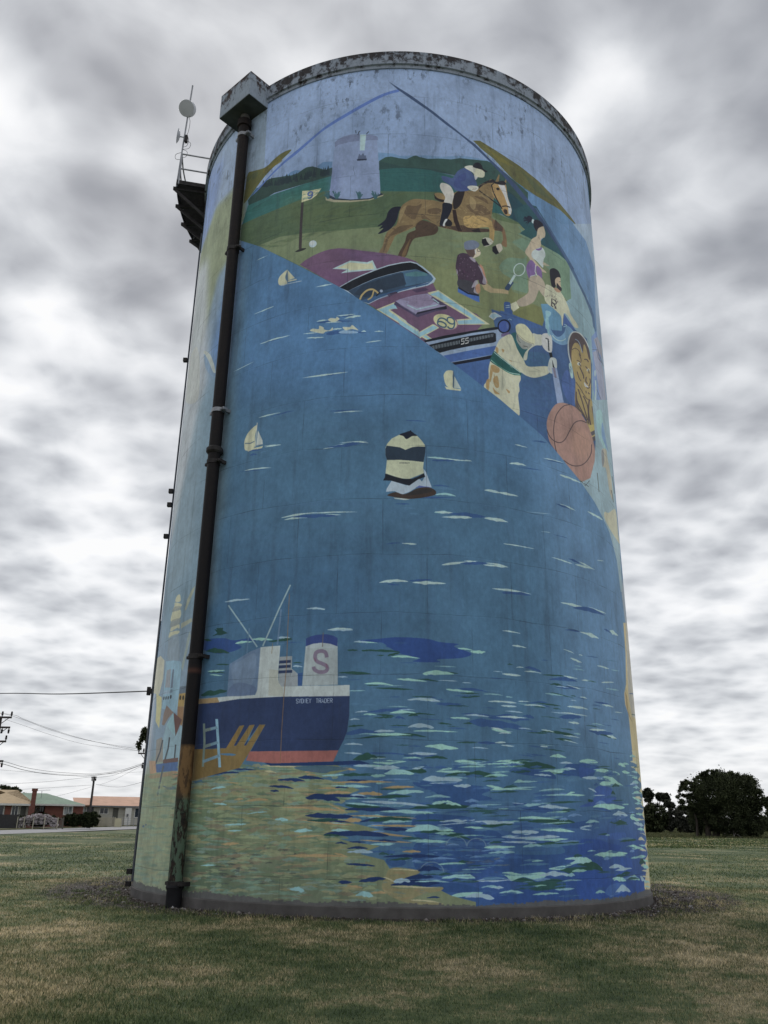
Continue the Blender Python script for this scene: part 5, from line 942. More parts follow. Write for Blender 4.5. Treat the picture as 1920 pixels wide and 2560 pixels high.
def tufts(name, n, sampler, hmin, hmax, wd, mat, label=None):
    x, y = sampler(n); n = len(x); r = np.hypot(x-X0, y-D0); k = r > 6.25; x, y = x[k], y[k]; n = len(x)
    z = ground_z(x, y); h = rng.uniform(hmin, hmax, n); a = rng.uniform(0, 2*np.pi, n); ln = rng.normal(0, .45, (n, 2))*h[:, None]; w_ = wd*(.6+.8*rng.random(n))*(1+y/30)
    b = np.stack([x, y, z-.005], 1); d = np.stack([np.cos(a), np.sin(a), 0*a], 1)*w_[:, None]
    V = np.concatenate([b-d, b+d, b+np.stack([ln[:, 0], ln[:, 1], h], 1)]); i = np.arange(n); o = mesh_np(name, V, np.stack([i, i+n, i+2*n], 1), mat, col=rng.random(n))
    o['kind'] = 'stuff'; 
    if label: o['label'] = label
    o['category'] = 'grass'; return o
def near(n):
    d = 7.6+18*rng.random(n)**1.5; px = rng.uniform(-.66, .66, n); x = d*px; y = d
    r = np.hypot(x-X0, y-D0)+rng.normal(0, .35, len(x)); k = r > 6.62+np.clip((y-16.6)*.26, 0, 1.4); return x[k], y[k]
tufts('grass', 500000, near, .014, .052, .0034, M_BLADE, 'short mown lawn, green mottled with dry straw patches')
def mid(n):
    d = 24+55*rng.random(n)**1.2; s = np.where(rng.random(n) < .5, -1, 1); px = s*rng.uniform(.12, .75, n); return d*px, d
tufts('grass', 150000, mid, .02, .07, .006, M_BLADE, 'mown field grass either side of the tower')
def far(n):
    d = 70+75*rng.random(n); s = np.where(rng.random(n) < .5, -1, 1); px = s*rng.uniform(.20, .60, n); x = d*px; k = (x > 0) | ((x*rd0[0]*0+d) < 66); return x[k], d[k]
rd0 = (1, 0)
tufts('grass', 60000, far, .03, .10, .02, M_BLADE, 'distant rough field grass at the right of the tower')
def creep(n):
    a = np.radians(rng.uniform(-100, 100, n)); c = rng.integers(260, size=n); cc_ = np.random.default_rng(3); ca, cr2 = np.radians(cc_.uniform(-98, 98, 260)), R0+.25+cc_.random(260)*1.4
    x = X0+cr2[c]*np.sin(ca[c])+rng.normal(0, .07, n); y = D0-cr2[c]*np.cos(ca[c])+rng.normal(0, .06, n); return x, y
tufts('weeds', 7000, creep, .03, .10, .004, M_BLADE, 'weed tufts creeping over the bare soil round the tower foot')
# stones in the bare apron
def stones():
    n = 9000; a = np.radians(np.sign(rng.uniform(-1, 1, n))*105*rng.random(n)**.6); r = R0+.08+np.abs(rng.normal(0, .36, n))*(.3+1.9*(np.abs(np.sin(a)))**2); x = X0+r*np.sin(a); y = D0-r*np.cos(a); s = rng.gamma(2.0, .0055, n)+.003
    base = np.array([(1, 0, 0), (-1, 0, 0), (0, 1, 0), (0, -1, 0), (0, 0, .7), (0, 0, -.7)], float); F = np.array([(0, 2, 4), (2, 1, 4), (1, 3, 4), (3, 0, 4), (2, 0, 5), (1, 2, 5), (3, 1, 5), (0, 3, 5)])
    V = base[None]*(s[:, None, None]*rng.uniform(.6, 1.4, (n, 6, 1))); c, sn = np.cos(a*9), np.sin(a*9); V = np.stack([V[..., 0]*c[:, None]-V[..., 1]*sn[:, None], V[..., 0]*sn[:, None]+V[..., 1]*c[:, None], V[..., 2]], -1)+np.stack([x, y, s*.3], 1)[:, None]
    m = Mat('stones', .85); q = m.N.new('ShaderNodeAttribute'); q.attribute_name = 'tone'; m.base(m.ramp(q.outputs['Fac'], ((0, (.05, .040, .034)), (.6, (.11, .092, .082)), (.9, (.22, .20, .19)), (1, (.5, .48, .49)))))
    o = mesh_np('gravel', V.reshape(-1, 3), (F[None]+6*np.arange(n)[:, None, None]).reshape(-1, 3), m.m, col=np.repeat(rng.random(n)**1.6, 8)); o['kind'] = 'stuff'; o['label'] = 'loose stones and bare soil round the tower foot'; o['category'] = 'gravel'
stones()
# the street beyond the field
M_ROAD = simple('asphalt', (.33, .33, .34), (.26, .26, .27), .8, .9, bump=.1)
M_KERB = simple('kerb_concrete', (.30, .29, .27), (.2, .2, .19), 2)
ra, rb = gp(0, 2087), gp(345, 2073.5); rd = (rb-ra); rd.z = 0; rd.normalize(); rn = Vector((-rd.y, rd.x, 0)); RW = 7.0
def strip(mb, o0, o1, dz, s0=-90, s1=160, n=60, mi=0):
    v = []; f = []
    for i in range(n+1):
        q = ra+rd*(s0+(s1-s0)*i/n)
        for o_ in (o0, o1): r = q+rn*o_; v.append((r.x, r.y, float(ground_z(r.x, r.y))+dz))
    for i in range(n): f.append((2*i, 2*i+2, 2*i+3, 2*i+1))
    mb.add(v, f, mi)
if rn.y < 0: rn = -rn
rm = MB(); strip(rm, 0, RW, .045); road = rm.build('road', M_ROAD); road['kind'] = 'structure'
km = MB(); strip(km, RW, RW+.22, .15); strip(km, RW+.22, RW+1.6, .12)
for o_ in (RW,): 
    v = []; f = []
    for i in range(61):
        q = ra+rd*(-90+250*i/60)+rn*o_; z = float(ground_z(q.x, q.y)); v += [(q.x, q.y, z+.04), (q.x, q.y, z+.15)]
    km.add(v, [(2*i, 2*i+2, 2*i+3, 2*i+1) for i in range(60)])
M_VERGE = simple('verge', (.16, .15, .07), (.09, .10, .04), 1.2, bump=.2)
kb = km.build('verge', M_VERGE); kb['kind'] = 'structure'

# ------------------------------------------------------------ foliage
def leafmat(name, dark, light, tr=.2):
    m = Mat(name, .75); q = m.N.new('ShaderNodeAttribute'); q.attribute_name = 'tone'
    c = m.ramp(m.math('ADD', m.math('MULTIPLY', q.outputs['Fac'], .6), m.math('MULTIPLY', m.noise(.6, 4), .5)), ((.3, dark), (.85, light)))
    m.base(c); t = m.N.new('ShaderNodeBsdfTranslucent'); m.L.new(c, t.inputs[0]); ms = m.N.new('ShaderNodeMixShader'); ms.inputs[0].default_value = tr
    m.L.new(m.b.outputs[0], ms.inputs[1]); m.L.new(t.outputs[0], ms.inputs[2]); m.L.new(ms.outputs[0], m.N['Material Output'].inputs[0]); return m.m
M_LEAF = leafmat('dark_foliage', (.022, .032, .016), (.14, .165, .08)); M_HEDGE = leafmat('hedge_foliage', (.022, .035, .015), (.085, .105, .045)); M_GUM = leafmat('gum_foliage', (.03, .04, .03), (.12, .13, .09))
M_SCRUB = leafmat('grey_scrub', (.045, .05, .042), (.15, .15, .12)); M_BARK = simple('bark', (.07, .055, .045), (.03, .025, .022), 5); M_DRY = leafmat('dry_grass', (.10, .10, .05), (.26, .23, .13)); M_REED = leafmat('long_grass', (.05, .062, .026), (.15, .15, .07))
M_BLOOM = leafmat('hydrangea_bloom', (.30, .27, .27), (.62, .56, .58), .1)
def leaves(blobs, n, size, clump=.28, shell=.35):
    """leaf triangles gathered in clumps spread through ellipsoids (x,y,z,rx,ry,rz)"""
    vol = np.array([b[3]*b[4]*b[5] for b in blobs])**.7; cnt = (n*vol/vol.sum()).astype(int); VV = []; TT = []
    for b, k in zip(blobs, cnt):
        nc = max(6, k//60); d = rng.normal(size=(nc, 3)); d /= np.linalg.norm(d, axis=1)[:, None]; rad = (1-shell*rng.random(nc)**1.3)
        cen = np.array(b[:3])+d*rad[:, None]*np.array(b[3:6])*rng.uniform(.86, 1.10, (nc, 1)); tn = rng.random(nc)
        ci = rng.integers(nc, size=k); sp = clump*rng.uniform(.5, 1.5)*min(b[3:6]); sp = max(sp, size*1.5)
        p = cen[ci]+rng.normal(size=(k, 3))*sp*np.array([.5, .5, .38]); a = rng.normal(size=(k, 3)); a /= np.linalg.norm(a, axis=1)[:, None]; q = rng.normal(size=(k, 3)); q -= a*(a*q).sum(1)[:, None]; q /= np.linalg.norm(q, axis=1)[:, None]
        s = size*rng.uniform(.6, 1.4, (k, 1)); VV.append(np.stack([p-a*s, p+a*s*.7+q*s*.5, p+q*s, p-q*s*.6+a*s*.2][:4], 1)); TT.append(.55*tn[ci]+.45*rng.random(k))
    V = np.concatenate(VV); V = V.reshape(-1, 3); k = len(V)//4; i = np.arange(k)*4; return V, np.stack([i, i+1, i+2, i+3], 1), np.concatenate(TT)
def plant(name, label, cat, blobs, n, size, mat, trunks=(), group=None, part='crown', clump=.28, shell=.35, twigs=0):
    cx = sum(b[0] for b in blobs)/len(blobs); cy = sum(b[1] for b in blobs)/len(blobs); t = empty(name, (cx, cy, float(ground_z(cx, cy))), label, cat, group)
    V, F, T = leaves(blobs, n, size, clump, shell); V[:, 2] = np.maximum(V[:, 2], ground_z(V[:, 0], V[:, 1])); cr_ = mesh_np(part, V, F, mat, t, col=T)
    if trunks:
        m = MB()
        for tr_ in trunks: P_ = [q[:3] for q in tr_]; m.tube(P_, [q[3] for q in tr_], 7)
        m.build('trunk', M_BARK, t, True)
    return t
def pxblob(px, py, Y, rx, rz, ry=None):
    """ellipsoid centred on a pixel at depth Y; rx, rz in pixels of the photograph"""
    c = at(px, py, Y); sx_ = (at(px+rx, py, Y)-c).length; sz_ = (at(px, py-rz, Y)-c).length; return (c.x, Y, c.z, sx_, ry if ry else sx_*.8, sz_)
# big cypress at the right, base on the ground at y 2095
TY = gp(1800, 2094).y
BB = [(1795, 1985, 60, 50), (1845, 1990, 52, 46), (1760, 1960, 32, 26), (1775, 1940, 26, 14), (1815, 1945, 36, 18), (1860, 1962, 34, 24), (1885, 2000, 26, 34), (1720, 1965, 26, 14), (1700, 1985, 14, 12), (1712, 2010, 18, 16), (1742, 2010, 28, 30), (1760, 2045, 34, 36), (1820, 2045, 56, 44), (1870, 2050, 40, 40), (1745, 2075, 10, 16), (1893, 2078, 12, 14), (1730, 1990, 14, 10)]
g0 = float(ground_z(50, TY)); c_ = gp(1800, 2094)
tz = lambda px, py: at(px, py, TY)
plant('cypress_tree', 'broad dark evergreen tree standing alone at the right of the field', 'tree', [pxblob(a, b, TY+(k % 3-1)*1.2, c, d) for k, (a, b, c, d) in enumerate(BB)], 80000, .15, M_LEAF,
      [[(*tz(1772, 2094), .5), (*tz(1768, 2060), .42), (*tz(1740, 2015), .2), (*tz(1712, 1985), .08)], [(*tz(1790, 2096), .6), (*tz(1795, 2050), .5), (*tz(1800, 1990), .3), (*tz(1790, 1950), .1)], [(*tz(1840, 2095), .45), (*tz(1850, 2040), .35), (*tz(1875, 1990), .12)], [(*tz(1744, 2092), .2), (*tz(1742, 2050), .18), (*tz(1728, 2000), .08)]])
Y2 = TY+60
plant('round_bush', 'rounded dark shrub beside the right edge of the tower', 'bush', [pxblob(1640, 2035, Y2, 28, 28), pxblob(1622, 2040, Y2, 16, 26), pxblob(1655, 2045, Y2, 16, 20), pxblob(1600, 2040, Y2, 22, 24), pxblob(1640, 2066, Y2, 28, 14), pxblob(1610, 2066, Y2, 20, 14)], 9000, .30, M_LEAF)
def gum(px, top, base, Y, label, blobs, mt=M_GUM):
    a, b = at(px, base, Y), at(px+2, top, Y)
    plant('gum_tree', label, 'tree', [pxblob(*q[:2], Y, q[2], q[3]) for q in blobs], 2600, .32, mt, [[(a.x, Y, a.z, .22), (b.x, Y, b.z, .07)]], 'sparse gum trees beyond the field', clump=.5)
gum(1620, 1980, 2050, Y2+30, 'tall thin gum tree with tufted crown nearest the tower edge', [(1620, 1980, 8, 7), (1625, 1990, 9, 6), (1619, 1998, 8, 5), (1610, 1985, 5, 8)])
gum(1648, 1990, 2045, Y2+30, 'small sparse gum tree between the tall gum and the forked gum', [(1648, 1990, 6, 4), (1650, 1996, 5, 3)])
gum(1661, 1990, 2045, Y2+30, 'forked gum tree with flat tufts over the grey scrub', [(1662, 1990, 8, 4), (1657, 1997, 5, 4), (1668, 1996, 4, 5)])
gum(1671, 2008, 2045, Y2+10, 'low gum tree leaning over the scrub left of the cypress', [(1671, 2010, 8, 6), (1676, 2014, 6, 5)])
plant('scrub_thicket', 'grey green thicket filling the gap left of the cypress', 'thicket', [pxblob(1690, 2040, Y2, 20, 22), pxblob(1715, 2040, Y2, 22, 24), pxblob(1740, 2042, Y2, 20, 24), pxblob(1676, 2048, Y2, 14, 16), pxblob(1690, 2066, Y2, 26, 14), pxblob(1730, 2066, Y2, 26, 14)], 12000, .28, M_SCRUB)
plant('boundary_tree', 'dark tree cut off by the right frame edge behind the cypress', 'tree', [pxblob(1918, 2000, Y2+20, 12, 8), pxblob(1930, 2020, Y2+20, 16, 30), pxblob(1925, 2045, Y2+20, 20, 14), pxblob(1925, 2064, Y2+20, 20, 14)], 6000, .3, M_LEAF)
for i, (px, lab) in enumerate(((1560, 'hidden'),)): pass
# far line of bush along the horizon, right side
V, F, T = leaves([pxblob(px, 2060+(px-1650)*.012, 330, 24, 13+4*math.sin(px*.05)) for px in range(1560, 2150, 26)], 15000, .7); o = mesh_np('bushland', V, F, M_SCRUB, col=T); tag(o, 'distant grey bush along the horizon at the right', 'bushland', kind='stuff')
# long unmown grass and a straw mound
def band(n):
    px = rng.uniform(1600, 1980, n); py = 2071+24*rng.random(n); x = []; y = []
    d = rays(np.stack([px, py+(px-1760)*.012], 1)); t = -EYE/d[:, 2]; k = (t > 0); return (d[:, 0]*t)[k], (d[:, 1]*t)[k]
o = tufts('long_grass', 26000, band, .1, .38, .02, M_REED, 'belt of long unmown grass under the cypress tree')
sm = gp(1682, 2066); q = pxblob(1682, 2059, sm.y-1, 11, 6); q2 = pxblob(1700, 2064, sm.y-2, 12, 4)
V, F, T = leaves([q, q2], 2601, .16, .3, .6); o = mesh_np('straw_heap', V, F, M_DRY, col=T); tag(o, 'pale heap of dry straw in front of the thicket', 'heap')
# dead branches under the cypress
M_DEAD = simple('bleached_wood', (.42, .39, .37), (.2, .18, .17), 4); m = MB(); YB = TY-2.5
for a, b, r in (((1812, 2084), (1822, 2079), .07), ((1822, 2079), (1838, 2085), .08), ((1838, 2085), (1848, 2075), .07), ((1836, 2092), (1830, 2058), .10), ((1843, 2086), (1856, 2096), .06), ((1828, 2093), (1842, 2095), .10), ((1850, 2096), (1858, 2097), .09), ((1816, 2094), (1828, 2091), .06)):
    A, B_ = at(*a, YB), at(*b, YB+.4); m.tube([A, A.lerp(B_, .5)+Vector((0, .1, .06)), B_], [r, r*.8, r*.5], 6)
o = m.build('dead_branches', M_DEAD); tag(o, 'heap of bleached fallen branches under the cypress tree', 'branches')
# branch tuft of a tree standing behind the tower
Yt = 62; plant('street_tree', 'dark leafy tree mostly hidden behind the left side of the tower', 'tree', [pxblob(398, 1838, Yt, 46, 17), pxblob(360, 1850, Yt, 16, 11), pxblob(347, 1864, Yt, 8, 7), pxblob(363, 1832, Yt, 10, 9), pxblob(410, 1810, Yt, 34, 22), pxblob(440, 1830, Yt, 50, 34)], 9000, .11, M_LEAF, [[(*at(432, 2070, Yt), .35), (*at(428, 1900, Yt), .22), (*at(400, 1840, Yt), .08)]])
plant('garden_tree', 'dark broadleaf tree behind the tan roofed house', 'tree', [pxblob(12, 1972, 112, 16, 5), pxblob(36, 1980, 112, 12, 10), pxblob(50, 1986, 112, 10, 6), pxblob(62, 1990, 112, 6, 4), pxblob(4, 1978, 112, 16, 10)], 5000, .16, M_LEAF, [[(*at(30, 2050, 112), .2), (*at(34, 1985, 112), .1)]])
# ------------------------------------------------------------ houses across the street
def brick(name, c1, c2, mortar=(.3, .26, .22)):
    m = Mat(name, .9); b = m.N.new('ShaderNodeTexBrick'); s_ = m.sep(); cb = m.N.new('ShaderNodeCombineXYZ'); m.L.new(m.math('ADD', s_[0], s_[1]), cb.inputs[0]); m.L.new(s_[2], cb.inputs[1])
    m.L.new(cb.outputs[0], b.inputs[0]); b.inputs['Scale'].default_value = 1; b.inputs['Brick Width'].default_value = .24; b.inputs['Row Height'].default_value = .086; b.inputs['Mortar Size'].default_value = .01
    b.inputs['Color1'].default_value = (*c1, 1); b.inputs['Color2'].default_value = (*c2, 1); b.inputs['Mortar'].default_value = (*mortar, 1)
    m.base(m.mix(.5, b.outputs[0], m.ramp(m.noise(.9, 5), ((.3, c2), (.7, c1))))); return m.m
def tiles(name, c):
    m = Mat(name, .8); wv = m.N.new('ShaderNodeTexWave'); wv.bands_direction = 'Z'; wv.inputs['Scale'].default_value = 2.2; wv.inputs['Distortion'].default_value = .6; m.L.new(m.tc.outputs['Object'], wv.inputs[0])
    n = m.ramp(m.noise(1.1, 6, .65), ((.3, tuple(x*.8 for x in c)), (.7, tuple(min(1, x*1.12) for x in c)))); m.base(m.mix(m.math('MULTIPLY', wv.outputs['Fac'], .18), n, tuple(x*.55 for x in c))); m.bump(wv.outputs['Fac'], .3, .03); return m.m
M_BRICK = brick('red_brick', (.26, .085, .06), (.17, .055, .042)); M_BRICK2 = brick('brown_brick', (.20, .058, .042), (.13, .040, .032))
M_TAN, M_GREEN, M_ORANGE = tiles('tan_tiles', (.42, .31, .18)), tiles('green_tiles', (.19, .275, .21)), tiles('terracotta_tiles', (.54, .33, .235))
M_WHITE = simple('white_paint', (.70, .70, .67), (.6, .6, .57), 1., .6, bump=.05); M_CREAM = simple('cream_weatherboard', (.50, .49, .43), (.42, .41, .36), 1.2, .7, stretch=(.2, .2, 6)); M_GREYW = simple('grey_cladding', (.22, .24, .26), (.17, .18, .20), 1)
m = Mat('window_glass', .12); m.b.inputs['Specular IOR Level'].default_value = .6; m.base(m.ramp(m.noise(.9, 3), ((.4, (.012, .016, .024)), (.6, (.05, .06, .075))))); M_GLASS = m.m
m = Mat('curtained_glass', .25); m.base(m.ramp(m.noise(2.2, 2, .5, m.map(scale=(2, 2, .3))), ((.4, (.10, .13, .14)), (.6, (.42, .45, .46))))); M_CURT = m.m
M_DARK = simple('dark_timber', (.06, .058, .06), (.035, .034, .036), 4, stretch=(6, 6, .4)); M_DOOR = simple('olive_door', (.12, .125, .11), (.09, .09, .08), 2); M_FASC = simple('fascia', (.20, .21, .22), (.12, .12, .13), 2); M_PICK = simple('pale_pickets', (.46, .43, .33), (.34, .32, .26), 3)
FRAME = None                                          # (x, y, angle): a house is drawn square on, then turned to face the bend of the street
def W(px, py, Y):
    if FRAME is None: v = at(px, py, Y); return v.x, v.z
    xc, yc, a = FRAME; d = rays([(px, py)])[0]; c, s = math.cos(a), math.sin(a)
    t = ((Y-yc)-(s*xc-c*yc)*1)/(-s*d[0]+c*d[1]); x, y = d[0]*t-xc, d[1]*t-yc
    return xc+c*x+s*y, EYE+d[2]*t
def face(px, Y):
    global FRAME
    v = at(px, 2050, Y); FRAME = (v.x, Y, -math.atan2(v.x, Y))
_build = MB.build
def build_turned(s, *a, **k):
    if FRAME is not None:
        xc, yc, an = FRAME; c, sn = math.cos(an), math.sin(an); s.v = [(xc+c*(x-xc)-sn*(y-yc), yc+sn*(x-xc)+c*(y-yc), z) for x, y, z in s.v]
    return _build(s, *a, **k)
MB.build = build_turned
def hipquad(Y0, Y1, ridge, eaves):
    pass
def win(parent, pxs, Y, glass=M_GLASS, name='window', bars=1, frame=M_WHITE, fw=.09):
    """opening seen at pixels x0,y0,x1,y1 on a wall face at depth Y"""
    x0, y0, x1, y1 = pxs; (a, t), (b, u) = W(x0, y0, Y), W(x1, y1, Y)
    f = MB(); 
    for q in ((a, t, b, t), (a, u, b, u)): f.box((a-fw/2, Y-.07, q[1]-fw/2), (b+fw/2, Y+.02, q[1]+fw/2))
    for q in (a, b): f.box((q-fw/2, Y-.066, u+fw/2), (q+fw/2, Y+.02, t-fw/2))
    for k in range(1, bars+1): q = a+(b-a)*k/(bars+1); f.box((q-.03, Y-.055, u+fw/2), (q+.03, Y-.004, t-fw/2))
    fo = f.build(name, frame, parent); MB().box((a+.01, Y-.03, u+.01), (b-.01, Y+.005, t-.01)).build('pane', glass, fo); return fo
def roof(parent, pts_, faces, mat, name='roof'):
    mb = MB(); mb.add(pts_, faces); o = mb.build(name, mat, parent); s_ = o.modifiers.new('s', 'SOLIDIFY'); s_.thickness = .14; s_.offset = -1; return o
def gz(Y): return float(ground_z(-40, Y))
# tan roofed brick house
face(20, 93.); Y = 93.; D_ = 8.5; t = empty('brick_house', (W(20, 2040, Y)[0], Y, gz(Y)), 'low house with tan tiled roof, red brick chimney and white windows', 'house')
xl, xr = W(-70, 2040, Y)[0], W(72, 2040, Y)[0]; ze = W(40, 2009, Y)[1]; xs1, xs2 = W(11, 0, Y)[0], W(30, 0, Y)[0]
xw = [xl, W(-8, 2030, Y)[0], W(11.5, 2030, Y)[0], W(29, 2030, Y)[0], xr]
MB().box((xl, Y+.25, gz(Y)-.3), (xr, Y+D_, ze)).box((xw[2], Y, gz(Y)-.3), (xw[3], Y+.25, ze)).build('wall', M_BRICK, t)
MB().box((xw[3]+.01, Y+.05, gz(Y)-.3), (xr-.01, Y+.26, ze-.01)).box((xw[0], Y+.05, gz(Y)-.3), (xw[2]-.01, Y+.26, ze-.01)).build('front_cladding', M_CREAM, t)
zr = W(0, 1974, Y+4)[1]; xe = W(87, 2008, Y)[0]; xrd = W(-6, 1970, Y+4)[0]
Pq = [(xl-1, Y-.7, ze), (xe, Y-.7, ze), (xe, Y+D_+.6, ze), (xl-1, Y+D_+.6, ze), (xl+4, Y+D_/2, zr), (xrd, Y+D_/2, zr)]
roof(t, Pq, [(0, 1, 5, 4), (1, 2, 5), (2, 3, 4, 5), (3, 0, 4)], M_TAN)
MB().box((xl-1, Y-.74, ze-.20), (xe, Y-.70, ze-.0)).build('gutter', M_WHITE, t)
win(t, (-12, 2012, 7, 2040), Y+.05, M_GLASS, bars=1); win(t, (31, 2014, 43, 2040), Y+.05, M_GLASS, bars=1)
(a, tp), (b, bt) = W(53, 2015, Y), W(61.5, 2045, Y); dd = MB().box((a, Y-.0, gz(Y)), (b, Y+.09, tp)).build('door', M_DOOR, t); MB().box((a+.08, Y-.05, tp-1.1), (a+.16, Y-.0, tp-1.0)).build('handle', M_GALV, dd)
cx0, cx1 = W(75, 2000, Y-.6)[0], W(90, 2000, Y-.6)[0]; ct = W(86, 1971, Y-.6)[1]
ch = MB(); ch.box((cx0, Y-.9, gz(Y)-.3), (cx1, Y+.3, ze-.2)); ch.box((cx0+.12, Y-.8, ze-.2), (cx1-.02, Y+.2, ct-.25)); ch.box((cx0+.05, Y-.86, ct-.25), (cx1+.04, Y+.26, ct)); ch.build('chimney', M_BRICK2, t)
# green roofed brick house
face(150, 99.); Y = 99.; D_ = 10.; t = empty('brick_house', (W(150, 2040, Y)[0], Y, gz(Y)), 'dark red brick house with green tiled hip roof behind the flowering hydrangea', 'house')
xl, xr = W(92, 2040, Y)[0], W(206, 2040, Y)[0]; ze = W(150, 2010.5, Y)[1]; xm = W(110, 2040, Y)[0]
MB().box((xm, Y, gz(Y)-.3), (xr, Y+D_, ze)).box((xl-6, Y+2.2, gz(Y)-.3), (xm, Y+D_-.01, ze)).build('wall', M_BRICK2, t)
x1, x2 = W(52, 1983, Y+5)[0], W(117, 1983, Y+5)[0]; zr = W(100, 1983, Y+5)[1]; xe = W(213, 2010, Y)[0]; x0 = W(30, 2008, Y)[0]
roof(t, [(x0, Y-.3, ze), (xe, Y-.6, ze), (xe, Y+D_+.6, ze), (x0, Y+D_+.6, ze), (x1, Y+D_/2, zr), (x2, Y+D_/2, zr)], [(0, 1, 5, 4), (1, 2, 5), (2, 3, 4, 5), (3, 0, 4)], M_GREEN)
xa, xb, xc, xd = W(128, 0, Y+2)[0], W(147, 0, Y+2)[0], W(157, 0, Y+2)[0], W(206, 0, Y+2)[0]; z2 = W(150, 1994, Y+2)[1]
roof(t, [(xa, Y-.62, ze+.012), (xd, Y-.62, ze+.012), (xd, Y+6, ze+.1), (xa, Y+6, ze+.1), (xb, Y+2.6, z2), (xc, Y+2.6, z2)], [(0, 1, 5, 4), (1, 2, 5), (2, 3, 4, 5), (3, 0, 4)], M_GREEN, 'wing_roof')
MB().box((x0, Y-.66, ze-.18), (xe, Y-.62, ze)).build('gutter', M_WHITE, t)
win(t, (161, 2016, 179.5, 2036.5), Y, M_CURT, bars=1, fw=.11); win(t, (99, 2015, 109, 2030), Y+2.2, M_GLASS, bars=1, frame=M_DARK)
f = win(t, (90, 2017, 95.5, 2031), Y+2.2, M_GLASS, 'door', bars=0, fw=.2)
ae = W(105, 1977, Y+3); am = MB(); ab = W(102, 2005, Y+3); am.tube([(ab[0], Y+3, ab[1]), (ae[0], Y+3, ae[1])], .03, 5)
for k in range(6): am.bar((ae[0]-.7+.3*k, Y+3-.4, ae[1]+.02*k), (ae[0]-.7+.3*k, Y+3+.4, ae[1]+.02*k), .03, .03)
am.bar((ae[0]-.9, Y+3, ae[1]), (ae[0]+.9, Y+3, ae[1]+.1), .03, .03); am.build('aerial', M_GALV, t)
# white house with terracotta roof
face(290, 111.); Y = 111.; D_ = 8.; t = empty('weatherboard_house', (W(290, 2040, Y)[0], Y, gz(Y)), 'pale house with long terracotta gable roof and tall white chimney beside the tower', 'house')
xl, xr, x0 = W(232, 2040, Y)[0], W(352, 2040, Y)[0], W(190, 2040, Y)[0]; ze = W(290, 2014.5, Y)[1]; zr = W(290, 1991.5, Y+4)[1]; zs = W(200, 1994.5, Y+6)[1]
MB().box((xl, Y, gz(Y)-.3), (xr, Y+D_, ze)).build('wall', M_CREAM, t); MB().box((x0, Y+1.5, gz(Y)-.3), (xl-.01, Y+D_+1, ze)).build('wing_wall', M_GREYW, t)
xg0 = W(231, 0, Y)[0]; xg1 = W(224, 1990, Y+4)[0]
roof(t, [(xl-.4, Y-.6, ze), (xr+.5, Y-.6, ze), (xr+.5, Y+D_+.6, ze), (xl-.4, Y+D_+.6, ze), (xl-.4, Y+D_/2, zr), (xr+.5, Y+D_/2, zr)], [(0, 1, 5, 4), (2, 3, 4, 5)], M_ORANGE)
roof(t, [(x0-.4, Y+.9, ze+.05), (xl-.5, Y+.9, ze+.05), (xl-.5, Y+D_+1, ze+.05), (x0-.4, Y+D_+1, ze+.05), (x0-.9, Y+5, zs), (xl-.5, Y+5, zs)], [(0, 1, 5, 4), (2, 3, 4, 5), (3, 0, 4)], M_ORANGE, 'wing_roof')
g_ = MB().add([(xl-.38, Y-.5, ze-.05), (xl-.38, Y+D_+.5, ze-.05), (xl-.38, Y+D_/2, zr-.08)], [(0, 1, 2)]); g_.build('gable', M_DARK, t)
bd = MB(); bd.bar((xl-.44, Y-.65, ze), (xl-.44, Y+D_/2, zr+.04), .06, .3); bd.bar((xl-.44, Y+D_+.65, ze), (xl-.44, Y+D_/2, zr+.04), .06, .3); bd.build('bargeboard', M_DARK, t)
MB().box((xl-.4, Y-.66, ze-.18), (xr+.5, Y-.62, ze-.0)).build('gutter', M_FASC, t)
win(t, (250.5, 2019.5, 269.5, 2035), Y, M_GLASS, bars=1); win(t, (338, 2020, 345, 2044), Y, M_GLASS, bars=0); win(t, (202, 2018, 215.5, 2030), Y+1.5, M_CURT, bars=1)
(a, tp), (b, _) = W(283.5, 2020, Y), W(294, 2045, Y); dd = MB().box((a, Y-.04, gz(Y)), (b, Y+.05, tp)).build('door', M_DOOR, t); MB().box((a+.1, Y-.1, tp-1.1), (a+.18, Y-.045, tp-1.0)).build('handle', M_GALV, dd)
a, b = W(313, 2030, Y-.5)[0], W(329, 2030, Y-.5)[0]; c = W(323, 1985, Y-.5)[1]
ch = MB().box((a, Y-.55, gz(Y)-.3), (b, Y-.001, ze-.2)); q0, q1 = W(320.5, 0, Y)[0], W(327.5, 0, Y)[0]; cho = ch.build('chimney', M_WHITE, t); MB().box((q0, Y-.5, ze-.2), (q1, Y-.02, c)).build('chimney_stack', M_WHITE, cho); MB().tube([((q0+q1)/2, Y-.26, c-.1), ((q0+q1)/2, Y-.26, c+.32)], .13, 10).build('flue', M_WHITE, cho)
a, b = W(317, 2035, Y-.7)[0], W(321.5, 2035, Y-.7)[0]; z1, z0 = W(318, 2035, Y)[1], W(318, 2042, Y)[1]; MB().box((a, Y-.66, z0), (b, Y-.56, z1)).build('meter_box', M_FASC, t)
FRAME = None
